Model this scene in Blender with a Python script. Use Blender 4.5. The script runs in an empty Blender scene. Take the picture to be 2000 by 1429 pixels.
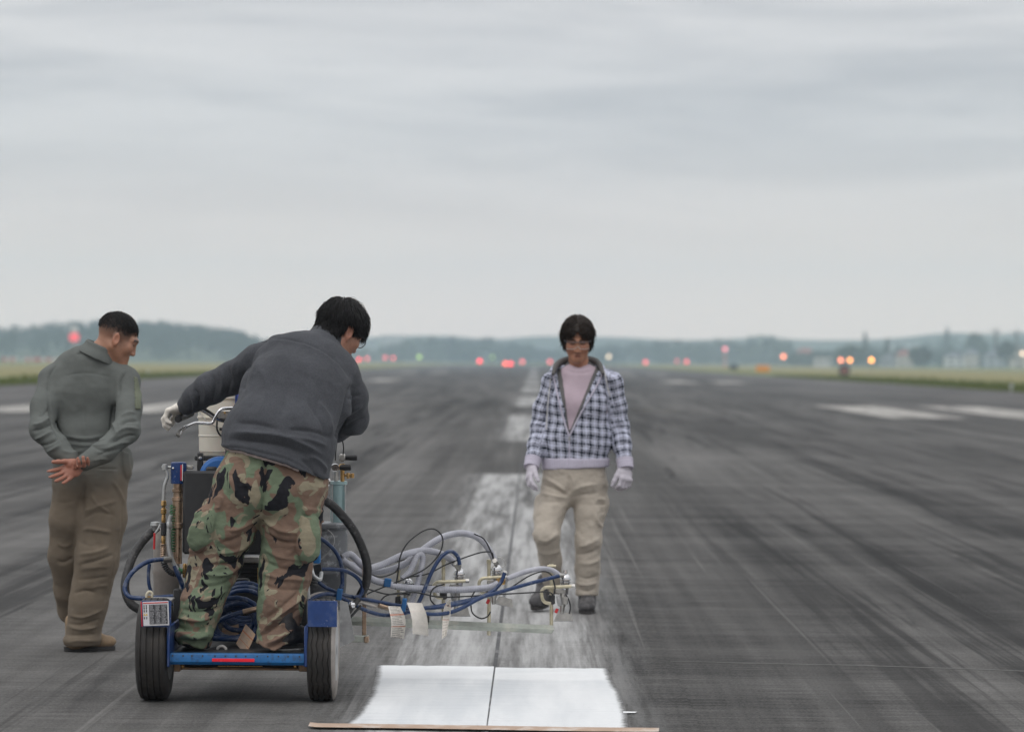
import bpy, bmesh, math, random
import numpy as np
from mathutils import Vector, Matrix
R = math.radians
random.seed(7)
scene = bpy.context.scene
col = scene.collection

# ------------------------------------------------------------------ camera
F = 6667.0                      # focal length in pixels of the 2000 px wide photograph (120 mm)
CAM = np.array((0.0, 0.0, 1.5))
cd = bpy.data.cameras.new("camera"); cam = bpy.data.objects.new("camera", cd); col.objects.link(cam)
cd.sensor_width = 36.0; cd.lens = F / 2000.0 * 36.0; cd.clip_start = 0.1; cd.clip_end = 20000
ROT = Matrix.Rotation(math.atan(45 / F), 3, 'Z') @ Matrix.Rotation(R(90) - math.atan(10 / F), 3, 'X') @ Matrix.Rotation(R(0.40), 3, 'Z')
cam.matrix_world = Matrix.Translation(CAM) @ ROT.to_4x4()
scene.camera = cam
cd.dof.use_dof = True; cd.dof.focus_distance = 15.15; cd.dof.aperture_fstop = 3.5
RN = np.array(ROT)

def ray(px, py):
    return RN @ np.array(((px - 1000.0) / F, -(py - 714.5) / F, -1.0))
def W(px, py, Y):
    """world point seen at pixel (px, py) of the photograph at distance Y along the runway"""
    d = ray(px, py); return CAM + d * (Y / d[1])
def G(px, py, z=0.0):
    d = ray(px, py); return CAM + d * ((z - CAM[2]) / d[2])
def PX(v):
    c = (np.asarray(v) - CAM) @ RN
    return np.stack((1000 + F * c[:, 0] / -c[:, 2], 714.5 - F * c[:, 1] / -c[:, 2]), 1)

# ------------------------------------------------------------------ exposure, sky, sun
scene.view_settings.view_transform = 'Standard'; scene.view_settings.look = 'None'
scene.view_settings.exposure = 0.16; scene.view_settings.gamma = 1.0
scene.cycles.use_denoising = True
scene.cycles.max_bounces = 6; scene.cycles.volume_bounces = 1
scene.cycles.sample_clamp_indirect = 8

class NT:
    """small helper for building node trees"""
    def __init__(s, tree): s.t = tree; s.t.nodes.clear()
    def n(s, kind, **kw):
        nd = s.t.nodes.new(kind)
        for k, v in kw.items(): setattr(nd, k, v)
        return nd
    def put(s, sock, v):
        if v is None: return
        if isinstance(v, bpy.types.NodeSocket): s.t.links.new(v, sock)
        else:
            if sock.type == 'RGBA' and len(v) == 3: v = (*v, 1)
            sock.default_value = v
    def m(s, op, a, b=None, c=None, clamp=False):
        nd = s.n('ShaderNodeMath', operation=op, use_clamp=clamp)
        s.put(nd.inputs[0], a); s.put(nd.inputs[1], b); s.put(nd.inputs[2], c); return nd.outputs[0]
    def coord(s, kind='Object'): return s.n('ShaderNodeTexCoord').outputs[kind]
    def attr(s, name, out='Vector'): return s.n('ShaderNodeAttribute', attribute_name=name).outputs[out]
    def sep(s, v):
        nd = s.n('ShaderNodeSeparateXYZ'); s.put(nd.inputs[0], v); return nd.outputs
    def comb(s, x, y, z):
        nd = s.n('ShaderNodeCombineXYZ'); [s.put(nd.inputs[i], q) for i, q in enumerate((x, y, z))]; return nd.outputs[0]
    def scale(s, v, k, loc=(0, 0, 0)):
        nd = s.n('ShaderNodeMapping'); s.put(nd.inputs[0], v); nd.inputs['Scale'].default_value = k; nd.inputs['Location'].default_value = loc
        return nd.outputs[0]
    def noise(s, v, sc=1, det=4, rough=.5, dist=0):
        nd = s.n('ShaderNodeTexNoise'); s.put(nd.inputs['Vector'], v); nd.inputs['Scale'].default_value = sc
        nd.inputs['Detail'].default_value = det; nd.inputs['Roughness'].default_value = rough; nd.inputs['Distortion'].default_value = dist
        return nd.outputs[0]
    def ramp(s, f, a, b, lo=0., hi=1., smooth=True):
        nd = s.n('ShaderNodeMapRange', interpolation_type='SMOOTHSTEP' if smooth else 'LINEAR')
        s.put(nd.inputs[0], f)
        for i, q in enumerate((a, b, lo, hi)): nd.inputs[i + 1].default_value = q
        return nd.outputs[0]
    def mix(s, f, a, b, mode='MIX'):
        nd = s.n('ShaderNodeMix', data_type='RGBA', blend_type=mode)
        s.put(nd.inputs[0], f); s.put(nd.inputs[6], a); s.put(nd.inputs[7], b); return nd.outputs[2]
    def bump(s, h, st=.3, d=.01, nrm=None):
        nd = s.n('ShaderNodeBump'); s.put(nd.inputs['Height'], h); nd.inputs['Strength'].default_value = st
        nd.inputs['Distance'].default_value = d; s.put(nd.inputs['Normal'], nrm); return nd.outputs[0]
    def principled(s, colr, rough=.5, metal=0, nrm=None, **kw):
        nd = s.n('ShaderNodeBsdfPrincipled'); s.put(nd.inputs['Base Color'], colr); s.put(nd.inputs['Roughness'], rough)
        s.put(nd.inputs['Metallic'], metal); s.put(nd.inputs['Normal'], nrm)
        for k, v in kw.items(): s.put(nd.inputs[k], v)
        o = s.n('ShaderNodeOutputMaterial'); s.t.links.new(nd.outputs[0], o.inputs['Surface']); return nd

world = bpy.data.worlds.new("World"); scene.world = world; world.use_nodes = True
SUN_EL, SUN_AZ = 55, 200
w = NT(world.node_tree)
sky = w.n('ShaderNodeTexSky', sky_type='NISHITA', sun_disc=False); sky.sun_elevation = R(SUN_EL); sky.sun_rotation = R(SUN_AZ)
gv = w.coord('Generated')
sx = w.sep(gv)
cl1 = w.noise(w.scale(gv, (6, 6, 40), (.35, .2, .4)), 1, 5, .55, .8)
cl2 = w.noise(w.scale(gv, (16, 16, 150), (3.1, 0, 0)), 1, 4, .5, .4)
cl = w.m('ADD', w.m('MULTIPLY', cl1, .72), w.m('MULTIPLY', cl2, .28))
up = w.ramp(sx[2], .012, .085, 0, 1)                       # clouds show as bands higher up, an even pale veil near the horizon
base = w.mix(up, (1.13, .918, .80), (.565, .555, .575))
lit = w.mix(w.ramp(cl, .36, .66), (.500, .500, .525), (.765, .745, .745))
cloud = w.mix(w.m('MULTIPLY', up, .80), base, lit)
cloud = w.mix(w.ramp(sx[2], .15, .7), cloud, (1.20, 1.20, 1.22))   # an overcast sky is brighter overhead
nis = w.mix(1.0, sky.outputs[0], (.05, .05, .05), 'MULTIPLY')
skycol = w.mix(.93, nis, cloud)
bg = w.n('ShaderNodeBackground'); w.put(bg.inputs[0], skycol); bg.inputs[1].default_value = 1.0
wo = w.n('ShaderNodeOutputWorld'); w.t.links.new(bg.outputs[0], wo.inputs['Surface'])
sd = bpy.data.lights.new("sun", 'SUN'); sun = bpy.data.objects.new("sun", sd); col.objects.link(sun)
sd.energy = .6; sd.angle = R(25); sd.color = (1, .97, .93)
az = R(SUN_AZ)
sun.rotation_euler = Vector((math.sin(az) * math.cos(R(SUN_EL)), math.cos(az) * math.cos(R(SUN_EL)), math.sin(R(SUN_EL)))).to_track_quat('Z', 'Y').to_euler()

# ------------------------------------------------------------------ object helpers
def tag(o, label=None, cat=None, group=None, kind=None):
    for k, v in (('label', label), ('category', cat), ('group', group), ('kind', kind)):
        if v: o[k] = v
    return o
def empty(name, loc, label=None, cat=None, group=None):
    o = bpy.data.objects.new(name, None); o.empty_display_size = .2; col.objects.link(o); o.location = Vector(loc)
    return tag(o, label, cat, group)
def root_loc(o):
    p = Vector((0, 0, 0))
    while o is not None: p = p + o.location; o = o.parent
    return p
def link(name, me, mat, parent=None, loc=None):
    """mesh given in world coordinates; loc = the new object's own origin in the world"""
    o = bpy.data.objects.new(name, me); col.objects.link(o)
    base = Vector((0, 0, 0))
    if parent is not None: o.parent = parent; base = root_loc(parent)
    org = Vector(loc) if loc is not None else base
    o.location = org - base
    me.transform(Matrix.Translation(-org))
    for q in (mat if isinstance(mat, (list, tuple)) else [mat]):
        if q is not None: me.materials.append(q)
    return o

class MB:
    """collects shapes; build() links them as ONE mesh object"""
    def __init__(s): s.v = []; s.f = []; s.m = []
    def add(s, v, f, mi=0):
        b = len(s.v); s.v += [tuple(map(float, q)) for q in v]; s.f += [tuple(b + i for i in q) for q in f]; s.m += [mi] * len(f); return s
    def box(s, c, size, rot=None, ch=.004, mi=0):
        """box with chamfered edges; c = centre, rot = 3x3 matrix"""
        h = np.array(size) / 2; ch = min(ch, h.min() * .6)
        v = []; idx = {}
        for sx_ in (-1, 1):
            for sy in (-1, 1):
                for sz in (-1, 1):
                    for ax in range(3):
                        q = np.array((sx_, sy, sz)) * h; d = np.array((sx_, sy, sz)) * ch; d[ax] = 0
                        idx[(sx_, sy, sz, ax)] = len(v); v.append(q - d)
        f = []
        S = (-1, 1)
        for ax in range(3):
            o1, o2 = (ax + 1) % 3, (ax + 2) % 3
            for sg in S:
                quad = []
                for a, b in ((-1, -1), (1, -1), (1, 1), (-1, 1)):
                    k = [0, 0, 0]; k[ax] = sg; k[o1] = a; k[o2] = b; quad.append(idx[(*k, ax)])
                f.append(quad if sg > 0 else quad[::-1])
            for a in S:
                for b in S:
                    k1 = [0, 0, 0]; k1[o1] = a; k1[o2] = b; k2 = list(k1); k1[ax] = -1; k2[ax] = 1
                    q = [idx[(*k1, o1)], idx[(*k2, o1)], idx[(*k2, o2)], idx[(*k1, o2)]]
                    f.append(q if a * b < 0 else q[::-1])
        for k in [(a, b, c_) for a in S for b in S for c_ in S]:
            t = [idx[(*k, 0)], idx[(*k, 1)], idx[(*k, 2)]]
            f.append(t if k[0] * k[1] * k[2] > 0 else t[::-1])
        v = np.array(v)
        if rot is not None: v = v @ np.array(rot).T
        return s.add(v + np.array(c), f, mi)
    def tube(s, pts, r, seg=10, caps=True, mi=0, flat=None):
        """swept tube; r a number or one per point"""
        P = np.array(pts, float); n = len(P); r = np.full(n, r) if np.isscalar(r) else np.array(r, float)
        T = np.gradient(P, axis=0); T /= np.linalg.norm(T, axis=1)[:, None] + 1e-12
        a = np.array((0, 0, 1.)) if abs(T[0][2]) < .9 else np.array((1., 0, 0))
        U = np.cross(T[0], a); U /= np.linalg.norm(U); v = []; f = []
        ang = np.arange(seg) * 2 * math.pi / seg
        for i in range(n):
            U = U - T[i] * U.dot(T[i]); U /= np.linalg.norm(U); V = np.cross(T[i], U)
            for t in ang: v.append(P[i] + r[i] * (math.cos(t) * U + math.sin(t) * V))
        for i in range(n - 1):
            for j in range(seg):
                k = (j + 1) % seg; f.append((i * seg + j, i * seg + k, (i + 1) * seg + k, (i + 1) * seg + j))
        if caps: f.append(tuple(range(seg))[::-1]); f.append(tuple((n - 1) * seg + j for j in range(seg)))
        return s.add(v, f, mi)
    def cyl(s, a, b, r, r2=None, seg=20, mi=0): return s.tube([a, b], [r, r if r2 is None else r2], seg, mi=mi)
    def lathe(s, prof, c, axis=(0, 0, 1), seg=28, mi=0, closed=False):
        """prof = (radius, height) pairs turned about the axis through c"""
        z = np.array(axis, float); z /= np.linalg.norm(z); a = np.array((1., 0, 0)) if abs(z[0]) < .9 else np.array((0, 1., 0))
        x = np.cross(a, z); x /= np.linalg.norm(x); y = np.cross(z, x); v = []; f = []; n = len(prof); c = np.array(c)
        for r, h in prof:
            for j in range(seg):
                t = 2 * math.pi * j / seg; v.append(c + z * h + max(r, 1e-5) * (math.cos(t) * x + math.sin(t) * y))
        for i in range(n if closed else n - 1):
            i2 = (i + 1) % n
            for j in range(seg):
                k = (j + 1) % seg; f.append((i * seg + j, i * seg + k, i2 * seg + k, i2 * seg + j))
        if not closed: f.append(tuple(range(seg))[::-1]); f.append(tuple((n - 1) * seg + j for j in range(seg)))
        return s.add(v, f, mi)
    def prism(s, poly, d, mi=0):
        """closed polygon (3D points) extruded by the vector d"""
        P = np.array(poly, float); n = len(P); v = list(P) + list(P + np.array(d))
        f = [tuple(range(n))[::-1], tuple(range(n, 2 * n))] + [(i, (i + 1) % n, n + (i + 1) % n, n + i) for i in range(n)]
        return s.add(v, f, mi)
    def grid(s, P, mi=0):
        """P[i][j] grid of points -> sheet"""
        ni, nj = len(P), len(P[0]); v = [q for row in P for q in row]
        f = [(i * nj + j, i * nj + j + 1, (i + 1) * nj + j + 1, (i + 1) * nj + j) for i in range(ni - 1) for j in range(nj - 1)]
        return s.add(v, f, mi)
    def ball(s, c, r, seg=16, mi=0):
        r = np.array((r, r, r)) if np.isscalar(r) else np.array(r); n = seg // 2; v = []; f = []
        for i in range(n + 1):
            t = math.pi * i / n
            for j in range(seg):
                p = 2 * math.pi * j / seg; v.append(np.array(c) + r * np.array((max(math.sin(t), 1e-4) * math.cos(p), max(math.sin(t), 1e-4) * math.sin(p), math.cos(t))))
        for i in range(n):
            for j in range(seg):
                k = (j + 1) % seg; f.append((i * seg + j, (i + 1) * seg + j, (i + 1) * seg + k, i * seg + k))
        return s.add(v, f, mi)
    def build(s, name, mat, parent=None, loc=None, ang=38, fix=True):
        me = bpy.data.meshes.new(name); me.from_pydata(s.v, [], s.f)
        if fix:
            bm = bmesh.new(); bm.from_mesh(me); bmesh.ops.recalc_face_normals(bm, faces=bm.faces); bm.to_mesh(me); bm.free()
        me.polygons.foreach_set('use_smooth', [True] * len(me.polygons))
        if max(s.m, default=0): me.polygons.foreach_set('material_index', s.m)
        me.update()
        if ang: me.set_sharp_from_angle(angle=R(ang))
        return link(name, me, mat, parent, loc)

def spline(pts, n=8):
    """Catmull-Rom through the points"""
    P = [np.array(p, float) for p in pts]; P = [2 * P[0] - P[1]] + P + [2 * P[-1] - P[-2]]; out = []
    for i in range(1, len(P) - 2):
        for k in range(n):
            t = k / n; a, b, c, d = P[i - 1:i + 3]
            out.append(.5 * (2 * b + (c - a) * t + (2 * a - 5 * b + 4 * c - d) * t * t + (3 * b - a - 3 * c + d) * t ** 3))
    out.append(P[-2]); return out
def wpts(L):
    """[(px, py, Y), ...] -> world points"""
    return [W(*q) for q in L]

def newmat(name):
    m = bpy.data.materials.new(name); m.use_nodes = True; return m, NT(m.node_tree)
def mat(name, c, rough=.5, metal=0., var=.15, vs=12., bump=0., bs=80., dirt=None, dirt_amt=.4, ds=9., speck=None, **kw):
    """plain surface with some mottling, worn spots and fine relief"""
    m, t = newmat(name); o = t.coord()
    nz = t.noise(o, vs, 5, .6)
    k = t.ramp(nz, .3, .7, 1 - var, 1 + var, False)
    cc = t.mix(1.0, c, t.comb(k, k, k), 'MULTIPLY')
    if dirt: cc = t.mix(t.m('MULTIPLY', t.ramp(t.noise(o, ds, 6, .7), .5, .68), dirt_amt), cc, dirt)
    if speck: cc = t.mix(t.m('MULTIPLY', t.ramp(t.noise(o, 130, 2, .5), .66, .71), t.ramp(t.noise(o, 9, 3), .48, .68, 0, .7)), cc, speck)
    nrm = t.bump(t.noise(o, bs, 3), bump, .004) if bump else None
    rr = t.ramp(t.noise(o, vs * 2.3, 4), .3, .7, max(rough - .1, .03), min(rough + .1, 1), False)
    t.principled(cc, rr, metal, nrm, **kw); return m
# ------------------------------------------------------------------ the setting: grass, runway, markings
def asphalt_nodes(t, o):
    """colour and relief of the runway surface: long rubber streaks along the runway, faint cross bands, aggregate"""
    x = t.sep(o)
    broad = t.noise(t.scale(o, (.42, .013, 1)), 1, 4, .55, .25)
    mid = t.noise(t.scale(o, (1.5, .03, 1), (5, 0, 0)), 1, 5, .6, .3)
    thin = t.noise(t.scale(o, (7, .07, 1), (2, 3, 0)), 1, 4, .6)
    cross = t.noise(t.scale(o, (.10, 1.1, 1), (0, 7, 0)), 1, 5, .65)
    groove = t.noise(t.scale(o, (2.2, 42, 1)), 1, 4, .75)
    grain = t.noise(o, 70, 4, .85)
    patch = t.noise(t.scale(o, (.25, .05, 1), (9, 1, 0)), 1, 4, .6, .6)
    v = t.m('ADD', t.ramp(broad, .3, .7, -.020, .020), .058)
    v = t.m('ADD', v, t.ramp(mid, .32, .68, -.022, .024))
    v = t.m('ADD', v, t.ramp(thin, .3, .7, -.010, .010))
    v = t.m('ADD', v, t.ramp(cross, .3, .7, -.016, .018))
    v = t.m('ADD', v, t.ramp(patch, .3, .7, -.014, .018))
    v = t.m('ADD', v, t.ramp(groove, .3, .7, -.027, .034))
    v = t.m('ADD', v, t.ramp(grain, .36, .66, -.030, .038))
    ax = t.m('ABSOLUTE', t.m('ADD', x[0], .2))
    # rubber laid down by aircraft wheels, densest a few metres either side of the centreline
    lane = t.m('MULTIPLY', t.ramp(ax, .9, 2.5), t.ramp(ax, 8, 14, 1, .12))
    rub = t.noise(t.scale(o, (2.4, .030, 1), (11, 4, 0)), 1, 6, .68, .1)
    rub2 = t.noise(t.scale(o, (1.5, .07, 1), (1, 14, 0)), 1, 5, .6, .5)
    rb = t.m('MULTIPLY', t.m('MAXIMUM', t.ramp(rub, .53, .60), t.ramp(rub2, .60, .66)), lane)
    v = t.m('MULTIPLY', v, t.m('SUBTRACT', 1, t.m('MULTIPLY', rb, .66)))
    # paint dust drawn out in thin pale scratches
    sc = t.ramp(t.noise(t.scale(o, (13, .055, 1), (4, 9, 0)), 1, 3, .55), .62, .68)
    v = t.m('ADD', v, t.m('MULTIPLY', sc, .040))
    # grey outer shoulders are older, paler and browner
    sh = t.ramp(ax, 14, 24)
    v = t.m('ADD', v, t.m('MULTIPLY', sh, .018))
    tint = t.mix(sh, (1.035, 1.0, .955), (1.06, 1.0, .95))
    return t.mix(1.0, tint, t.comb(v, v, v), 'MULTIPLY'), t.m('ADD', t.m('MULTIPLY', grain, .7), t.m('MULTIPLY', groove, .6))

M_asph, t = newmat('asphalt'); o = t.coord(); c, h = asphalt_nodes(t, o)
t.principled(c, .86, 0, t.bump(h, .35, .006), **{'Specular IOR Level': .2})

def skirt(P, z=.0004):
    """turn the rim of a painted layer down to the ground, so that nothing shows beneath it"""
    low = lambda q: (q[0], q[1], z)
    P = [[low(r[0])] + list(r) + [low(r[-1])] for r in P]
    return [[low(q) for q in P[0]]] + P + [[low(q) for q in P[-1]]]
def sheet(name, x0, x1, y0, y1, z, m, nx=1, ny=1):
    g = [[(x0 + (x1 - x0) * i / nx, y0 + (y1 - y0) * j / ny, z) for j in range(ny + 1)] for i in range(nx + 1)]
    b = MB(); b.grid(skirt(g) if z > 0 else g); return b.build(name, m)

M_grassland, t = newmat('grassland'); o = t.coord(); x = t.sep(o)
ax = t.m('ABSOLUTE', t.m('SUBTRACT', x[0], -1))
n1 = t.noise(t.scale(o, (.03, .006, 1)), 1, 5, .6); n2 = t.noise(o, .5, 5, .7)
d = t.m('ADD', ax, t.m('MULTIPLY', t.m('SUBTRACT', n1, .5), 22))
g = t.mix(t.ramp(d, 32, 46), (.092, .112, .010), (.175, .152, .040))
g = t.mix(t.ramp(d, 95, 160), g, (.085, .112, .022))
g = t.mix(1.0, g, t.mix(n2, (.75, .75, .75), (1.25, 1.25, 1.25)), 'MULTIPLY')
t.principled(g, .95)
tag(sheet('grassland', -3450, 3450, -60, 3400, -.06, M_grassland), kind='structure')
tag(sheet('runway', -28.3, 26.2, -40, 1150, 0, M_asph), kind='structure')

def paint_mat(name, lo, hi, cover, colr=(.50, .50, .495), seed=0., soft=.06, dust=0.):
    """worn road paint: flaked, tyred over and streaked along the runway; the long edges are ragged, overspray beyond"""
    m, t = newmat(name); o = t.coord(); ac, h = asphalt_nodes(t, o); uv = t.sep(t.attr('edge'))
    n1 = t.noise(t.scale(o, (3.4, .14, 1), (seed, seed, 0)), 1, 6, .65, .25)
    n2 = t.noise(t.scale(o, (17, .40, 1), (seed, 0, 0)), 1, 5, .7)
    n3 = t.noise(t.scale(o, (2, 34, 1)), 1, 4, .65)
    n5 = t.noise(o, 80, 3, .8)
    n4 = t.noise(t.scale(o, (1.9, .06, 1), (seed * 2, 0, 0)), 1, 4, .6, .15)
    q = t.m('ADD', t.m('ADD', t.m('MULTIPLY', n1, .34), t.m('MULTIPLY', n2, .26)), t.m('ADD', t.m('MULTIPLY', n4, .28), t.m('MULTIPLY', t.m('ADD', n3, n5), .06)))
    a = t.m('MULTIPLY', t.ramp(q, lo, hi), cover)
    a = t.m('MULTIPLY', a, t.m('ADD', .72, t.m('MULTIPLY', t.m('ADD', n5, n3), .28)), clamp=True)
    e = t.m('ADD', uv[0], t.m('MULTIPLY', t.m('SUBTRACT', n2, .5), soft * 2.0))
    a = t.m('MULTIPLY', a, t.ramp(e, -soft * .4, soft), clamp=True)
    if dust:
        d = t.m('MULTIPLY', t.ramp(uv[0], -.33, .0), t.m('MULTIPLY', t.ramp(t.m('ADD', t.m('MULTIPLY', n1, .5), t.m('MULTIPLY', n2, .5)), .40, .62), dust)); a = t.m('MAXIMUM', a, d)
    t.principled(t.mix(a, ac, colr), .86, 0, t.bump(h, .35, .006), **{'Specular IOR Level': .2}); return m

def marking(name, x0, x1, y0, y1, z, m, ny=8, mg=.08):
    """a painted sheet with a distance-to-side attribute (negative on the ragged margin outside the nominal edge)"""
    nx = 12; b = MB(); x0 -= mg; x1 += mg
    b.grid(skirt([[(x0 + (x1 - x0) * i / nx, y0 + (y1 - y0) * j / ny, z) for j in range(ny + 1)] for i in range(nx + 1)]))
    o = b.build(name, m); me = o.data
    a = me.attributes.new('edge', 'FLOAT_VECTOR', 'POINT')
    xs = np.array([v.co.x for v in me.vertices])
    dd = np.minimum(xs - x0, x1 - xs) - mg; buf = np.zeros((len(xs), 3)); buf[:, 0] = dd; a.data.foreach_set('vector', buf.ravel())
    return tag(o, kind='structure')
M_stripe = paint_mat('worn_centreline_paint', .385, .585, .80, (.46, .46, .455), soft=.10, dust=.30)
M_stripe2 = paint_mat('faded_centreline_paint', .39, .59, .82, (.48, .48, .47), seed=3.3, soft=.14, dust=.2)
M_block = paint_mat('touchdown_paint', .38, .58, .78, (.53, .51, .47), seed=7.1, soft=.22)
CX = -.20                                                   # the centreline of the runway
marking('centreline_stripe', CX - .50, CX + .53, 12.5, 45.2, .004, M_stripe, 24, .36)
for k in range(1, 14):
    marking('centreline_stripe', CX - .50, CX + .50, 13.6 + 50 * k, 44.6 + 50 * k, .004, M_stripe2, 8, .25)
for y0 in (94, 244, 394, 544):
    for a, b in ((9.9, 12.2), (13.5, 15.9)):
        marking('touchdown_marking', CX + a, CX + b, y0, y0 + 26, .004, M_block, 8, .3)
        marking('touchdown_marking', CX - b, CX - a - .3, y0, y0 + 26, .004, M_block, 8, .3)
M_faint = paint_mat('faint_line_paint', .42, .60, .45, (.30, .27, .21), seed=5.)
marking('crossing_line', 2.2, 5.0, 104, 105.3, .004, M_faint); marking('crossing_line', -5.4, -2.4, 112, 113.5, .004, M_faint)

# the freshly sprayed block: uneven spray edges, a longitudinal seam that stayed bare, streaky gloss
JX = -.186
M_fresh, t = newmat('fresh_white_paint'); o = t.coord(); x = t.sep(o)
st = t.noise(t.scale(o, (1.6, 16, 1)), 1, 5, .65, .3); l2 = t.noise(t.scale(o, (3, .25, 1), (2, 1, 0)), 1, 4, .6)
gr = t.noise(o, 120, 2, .7)
fc = t.mix(t.ramp(l2, .35, .65), (.55, .575, .595), (.73, .745, .75))
fc = t.mix(t.ramp(st, .56, .72, 0, .35), fc, (.47, .48, .49))
# second coat laid over the far edge and the side bands
coat = t.ramp(t.m('ADD', x[1], t.m('MULTIPLY', t.m('SUBTRACT', t.noise(t.scale(o, (1.5, .4, 1)), 1, 3), .5), .5)), 15.95, 16.1)
fc = t.mix(t.m('MULTIPLY', coat, .55), fc, (.86, .87, .87))
hb = t.m('ADD', t.m('MULTIPLY', st, .8), t.m('MULTIPLY', gr, .5))
ac, ah = asphalt_nodes(t, o)
dots = t.ramp(t.noise(o, 150, 3, .8), .29, .37)
ed = t.sep(t.attr('edge'))[0]; feather = t.m('ADD', t.m('MULTIPLY', t.noise(t.scale(o, (30, 60, 1)), 1, 3, .7), .05), -.012)
dots = t.m('MULTIPLY', dots, t.ramp(t.m('SUBTRACT', ed, feather), -.008, .022))
t.principled(t.mix(dots, ac, fc), t.ramp(st, .3, .7, .35, .6), 0, t.bump(t.m('ADD', hb, t.m('MULTIPLY', ah, .8)), .8, .006))
def poly_sheet(name, pts, z, m, kind='structure'):
    b = MB(); b.add([(p[0], p[1], z) for p in pts], [tuple(range(len(pts)))]); return tag(b.build(name, m, ang=None), kind=kind)
rnd = random.Random(3)
vec3 = lambda *a: np.array(a, float)
def edge_line(pix, z=.008, jag=.012, n=60):
    """ground points along a pixel polyline with small sideways spatter"""
    P = [G(*p) for p in pix]; S = spline(P, n // (len(P) - 1)); return [(q[0] + rnd.uniform(-jag, jag), q[1], z) for q in S]
def strip(A, B, n=90, m=14):
    """sheet between two ground lines, finely divided"""
    def rs(L): L = np.array(L, float); d = np.concatenate(([0], np.cumsum(np.linalg.norm(np.diff(L, axis=0), axis=1)))); q = np.linspace(0, d[-1], n); return np.stack([np.interp(q, d, L[:, i]) for i in range(3)], 1)
    A, B = rs(A), rs(B); return [[A[i] + (B[i] - A[i]) * j / m for j in range(m + 1)] for i in range(n)]
def ground_line(pix, z, jag): 
    L = []
    S = spline([G(*p) for p in pix], 14)
    for i, q in enumerate(S): k = fbm1(i * .31, len(pix)) - .5 + .5 * (rnd.random() - .5); L.append((q[0] + jag * k, q[1], z))
    return L
def fbm1(x, s): i = math.floor(x); f = x - i; h = lambda k: math.sin(k * 127.1 + s * 311.7) * 43758.5453 % 1; return h(i) + (h(i + 1) - h(i)) * f * f * (3 - 2 * f)
jl = [G(972, 1303), G(966, 1345), G(958, 1425)]
for side, pix in ((-1, [(736, 1302), (733, 1330), (722, 1360), (700, 1394), (668, 1421)]), (1, [(1187, 1308), (1196, 1330), (1212, 1358), (1221, 1385), (1229, 1428)])):
    E = ground_line(pix, .009, .007); C = [(JX + side * .0042, E[0][1], .009), (JX + side * .0042, (E[0][1] + E[-1][1]) / 2, .009), (JX + side * .0030, E[-1][1], .009)]
    mb = MB(); g_ = strip(C, E); top = [fbm1(j * .9, side + 5) for j in range(15)]
    g_[0] = [q + vec3(0, -.02 + .035 * top[j], 0) for j, q in enumerate(g_[0])]
    g_ = skirt(g_, .004); mb.grid(g_); o_ = tag(mb.build('fresh_paint', M_fresh), kind='structure')
    a_ = o_.data.attributes.new('edge', 'FLOAT_VECTOR', 'POINT'); W_ = [[abs(row[-1][0] - q[0]) for q in row] for row in g_]; a_.data.foreach_set('vector', np.array([(d, 0, 0) for row in W_ for d in row], np.float32).ravel())
poly_sheet('paint_drip', [G(1217, 1392.5), G(1244, 1393.5), G(1240, 1395.5), G(1217, 1396)], .010, mat('white_drip', (.7, .71, .72), .5))
# the joint between the two paving lanes, and one cross joint
M_joint = mat('joint_sealant', (.040, .040, .042), .75, var=.4, vs=3, dirt=(.20, .20, .20), dirt_amt=.7, ds=4)
tag(sheet('paving_joint', JX - .0075, JX + .0075, 10, 16.62, .0068, mat('joint_under_paint', (.085, .086, .088), .8, var=.3, vs=3, dirt=(.36, .37, .38), dirt_amt=.8, ds=5)), kind='structure')
tag(sheet('paving_joint', JX - .0095, JX + .0095, 16.64, 500, .0068, M_joint), kind='structure')
b = MB()
q = [G(1110, 1290), G(1300, 1291), G(1500, 1296), G(1700, 1300), G(2050, 1312)]
b.grid(skirt([[(p[0], p[1] - .014, .0025), (p[0], p[1] + .014, .0025)] for p in spline(q, 10)]))
tag(b.build('cross_joint', mat('cross_joint_fill', (.105, .103, .098), .9, var=.3, vs=4, dirt=(.07, .07, .07), dirt_amt=.8, ds=3)), kind='structure')

# paper masking strip along the near edge of the fresh paint, slightly wrinkled and torn at its ends
M_paper = mat('masking_paper', (.40, .285, .21), .8, var=.12, vs=5, bump=.3, bs=30, dirt=(.62, .62, .60), dirt_amt=.55, ds=5)
b = MB(); rows = []
A = spline([G(606, 1417.5), G(800, 1420), G(955, 1422.5), G(1100, 1425), G(1284, 1427)], 14); n = len(A)
for i, p in enumerate(A):
    e = .9 if i in (0, n - 1) else 1
    y0 = p[1] - .155 * e - rnd.uniform(0, .006); y1 = p[1] + rnd.uniform(0, .006)
    if i == 0: y0, y1 = p[1] - .12, p[1] - .03
    k = .016 + .006 * math.sin(i * 1.3) + (.010 if i in (0, n - 1) else 0)
    rows.append([(p[0], y0, .0145), (p[0] + .004, y0 + (y1 - y0) * .4, k), (p[0], y1, .0135)])
b.grid(rows)
tag(b.build('masking_strip', M_paper, loc=(rows[n // 2][1][0], rows[n // 2][1][1], 0), ang=None), 'long brown paper masking strip along near edge of fresh white paint', 'masking strip')
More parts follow.
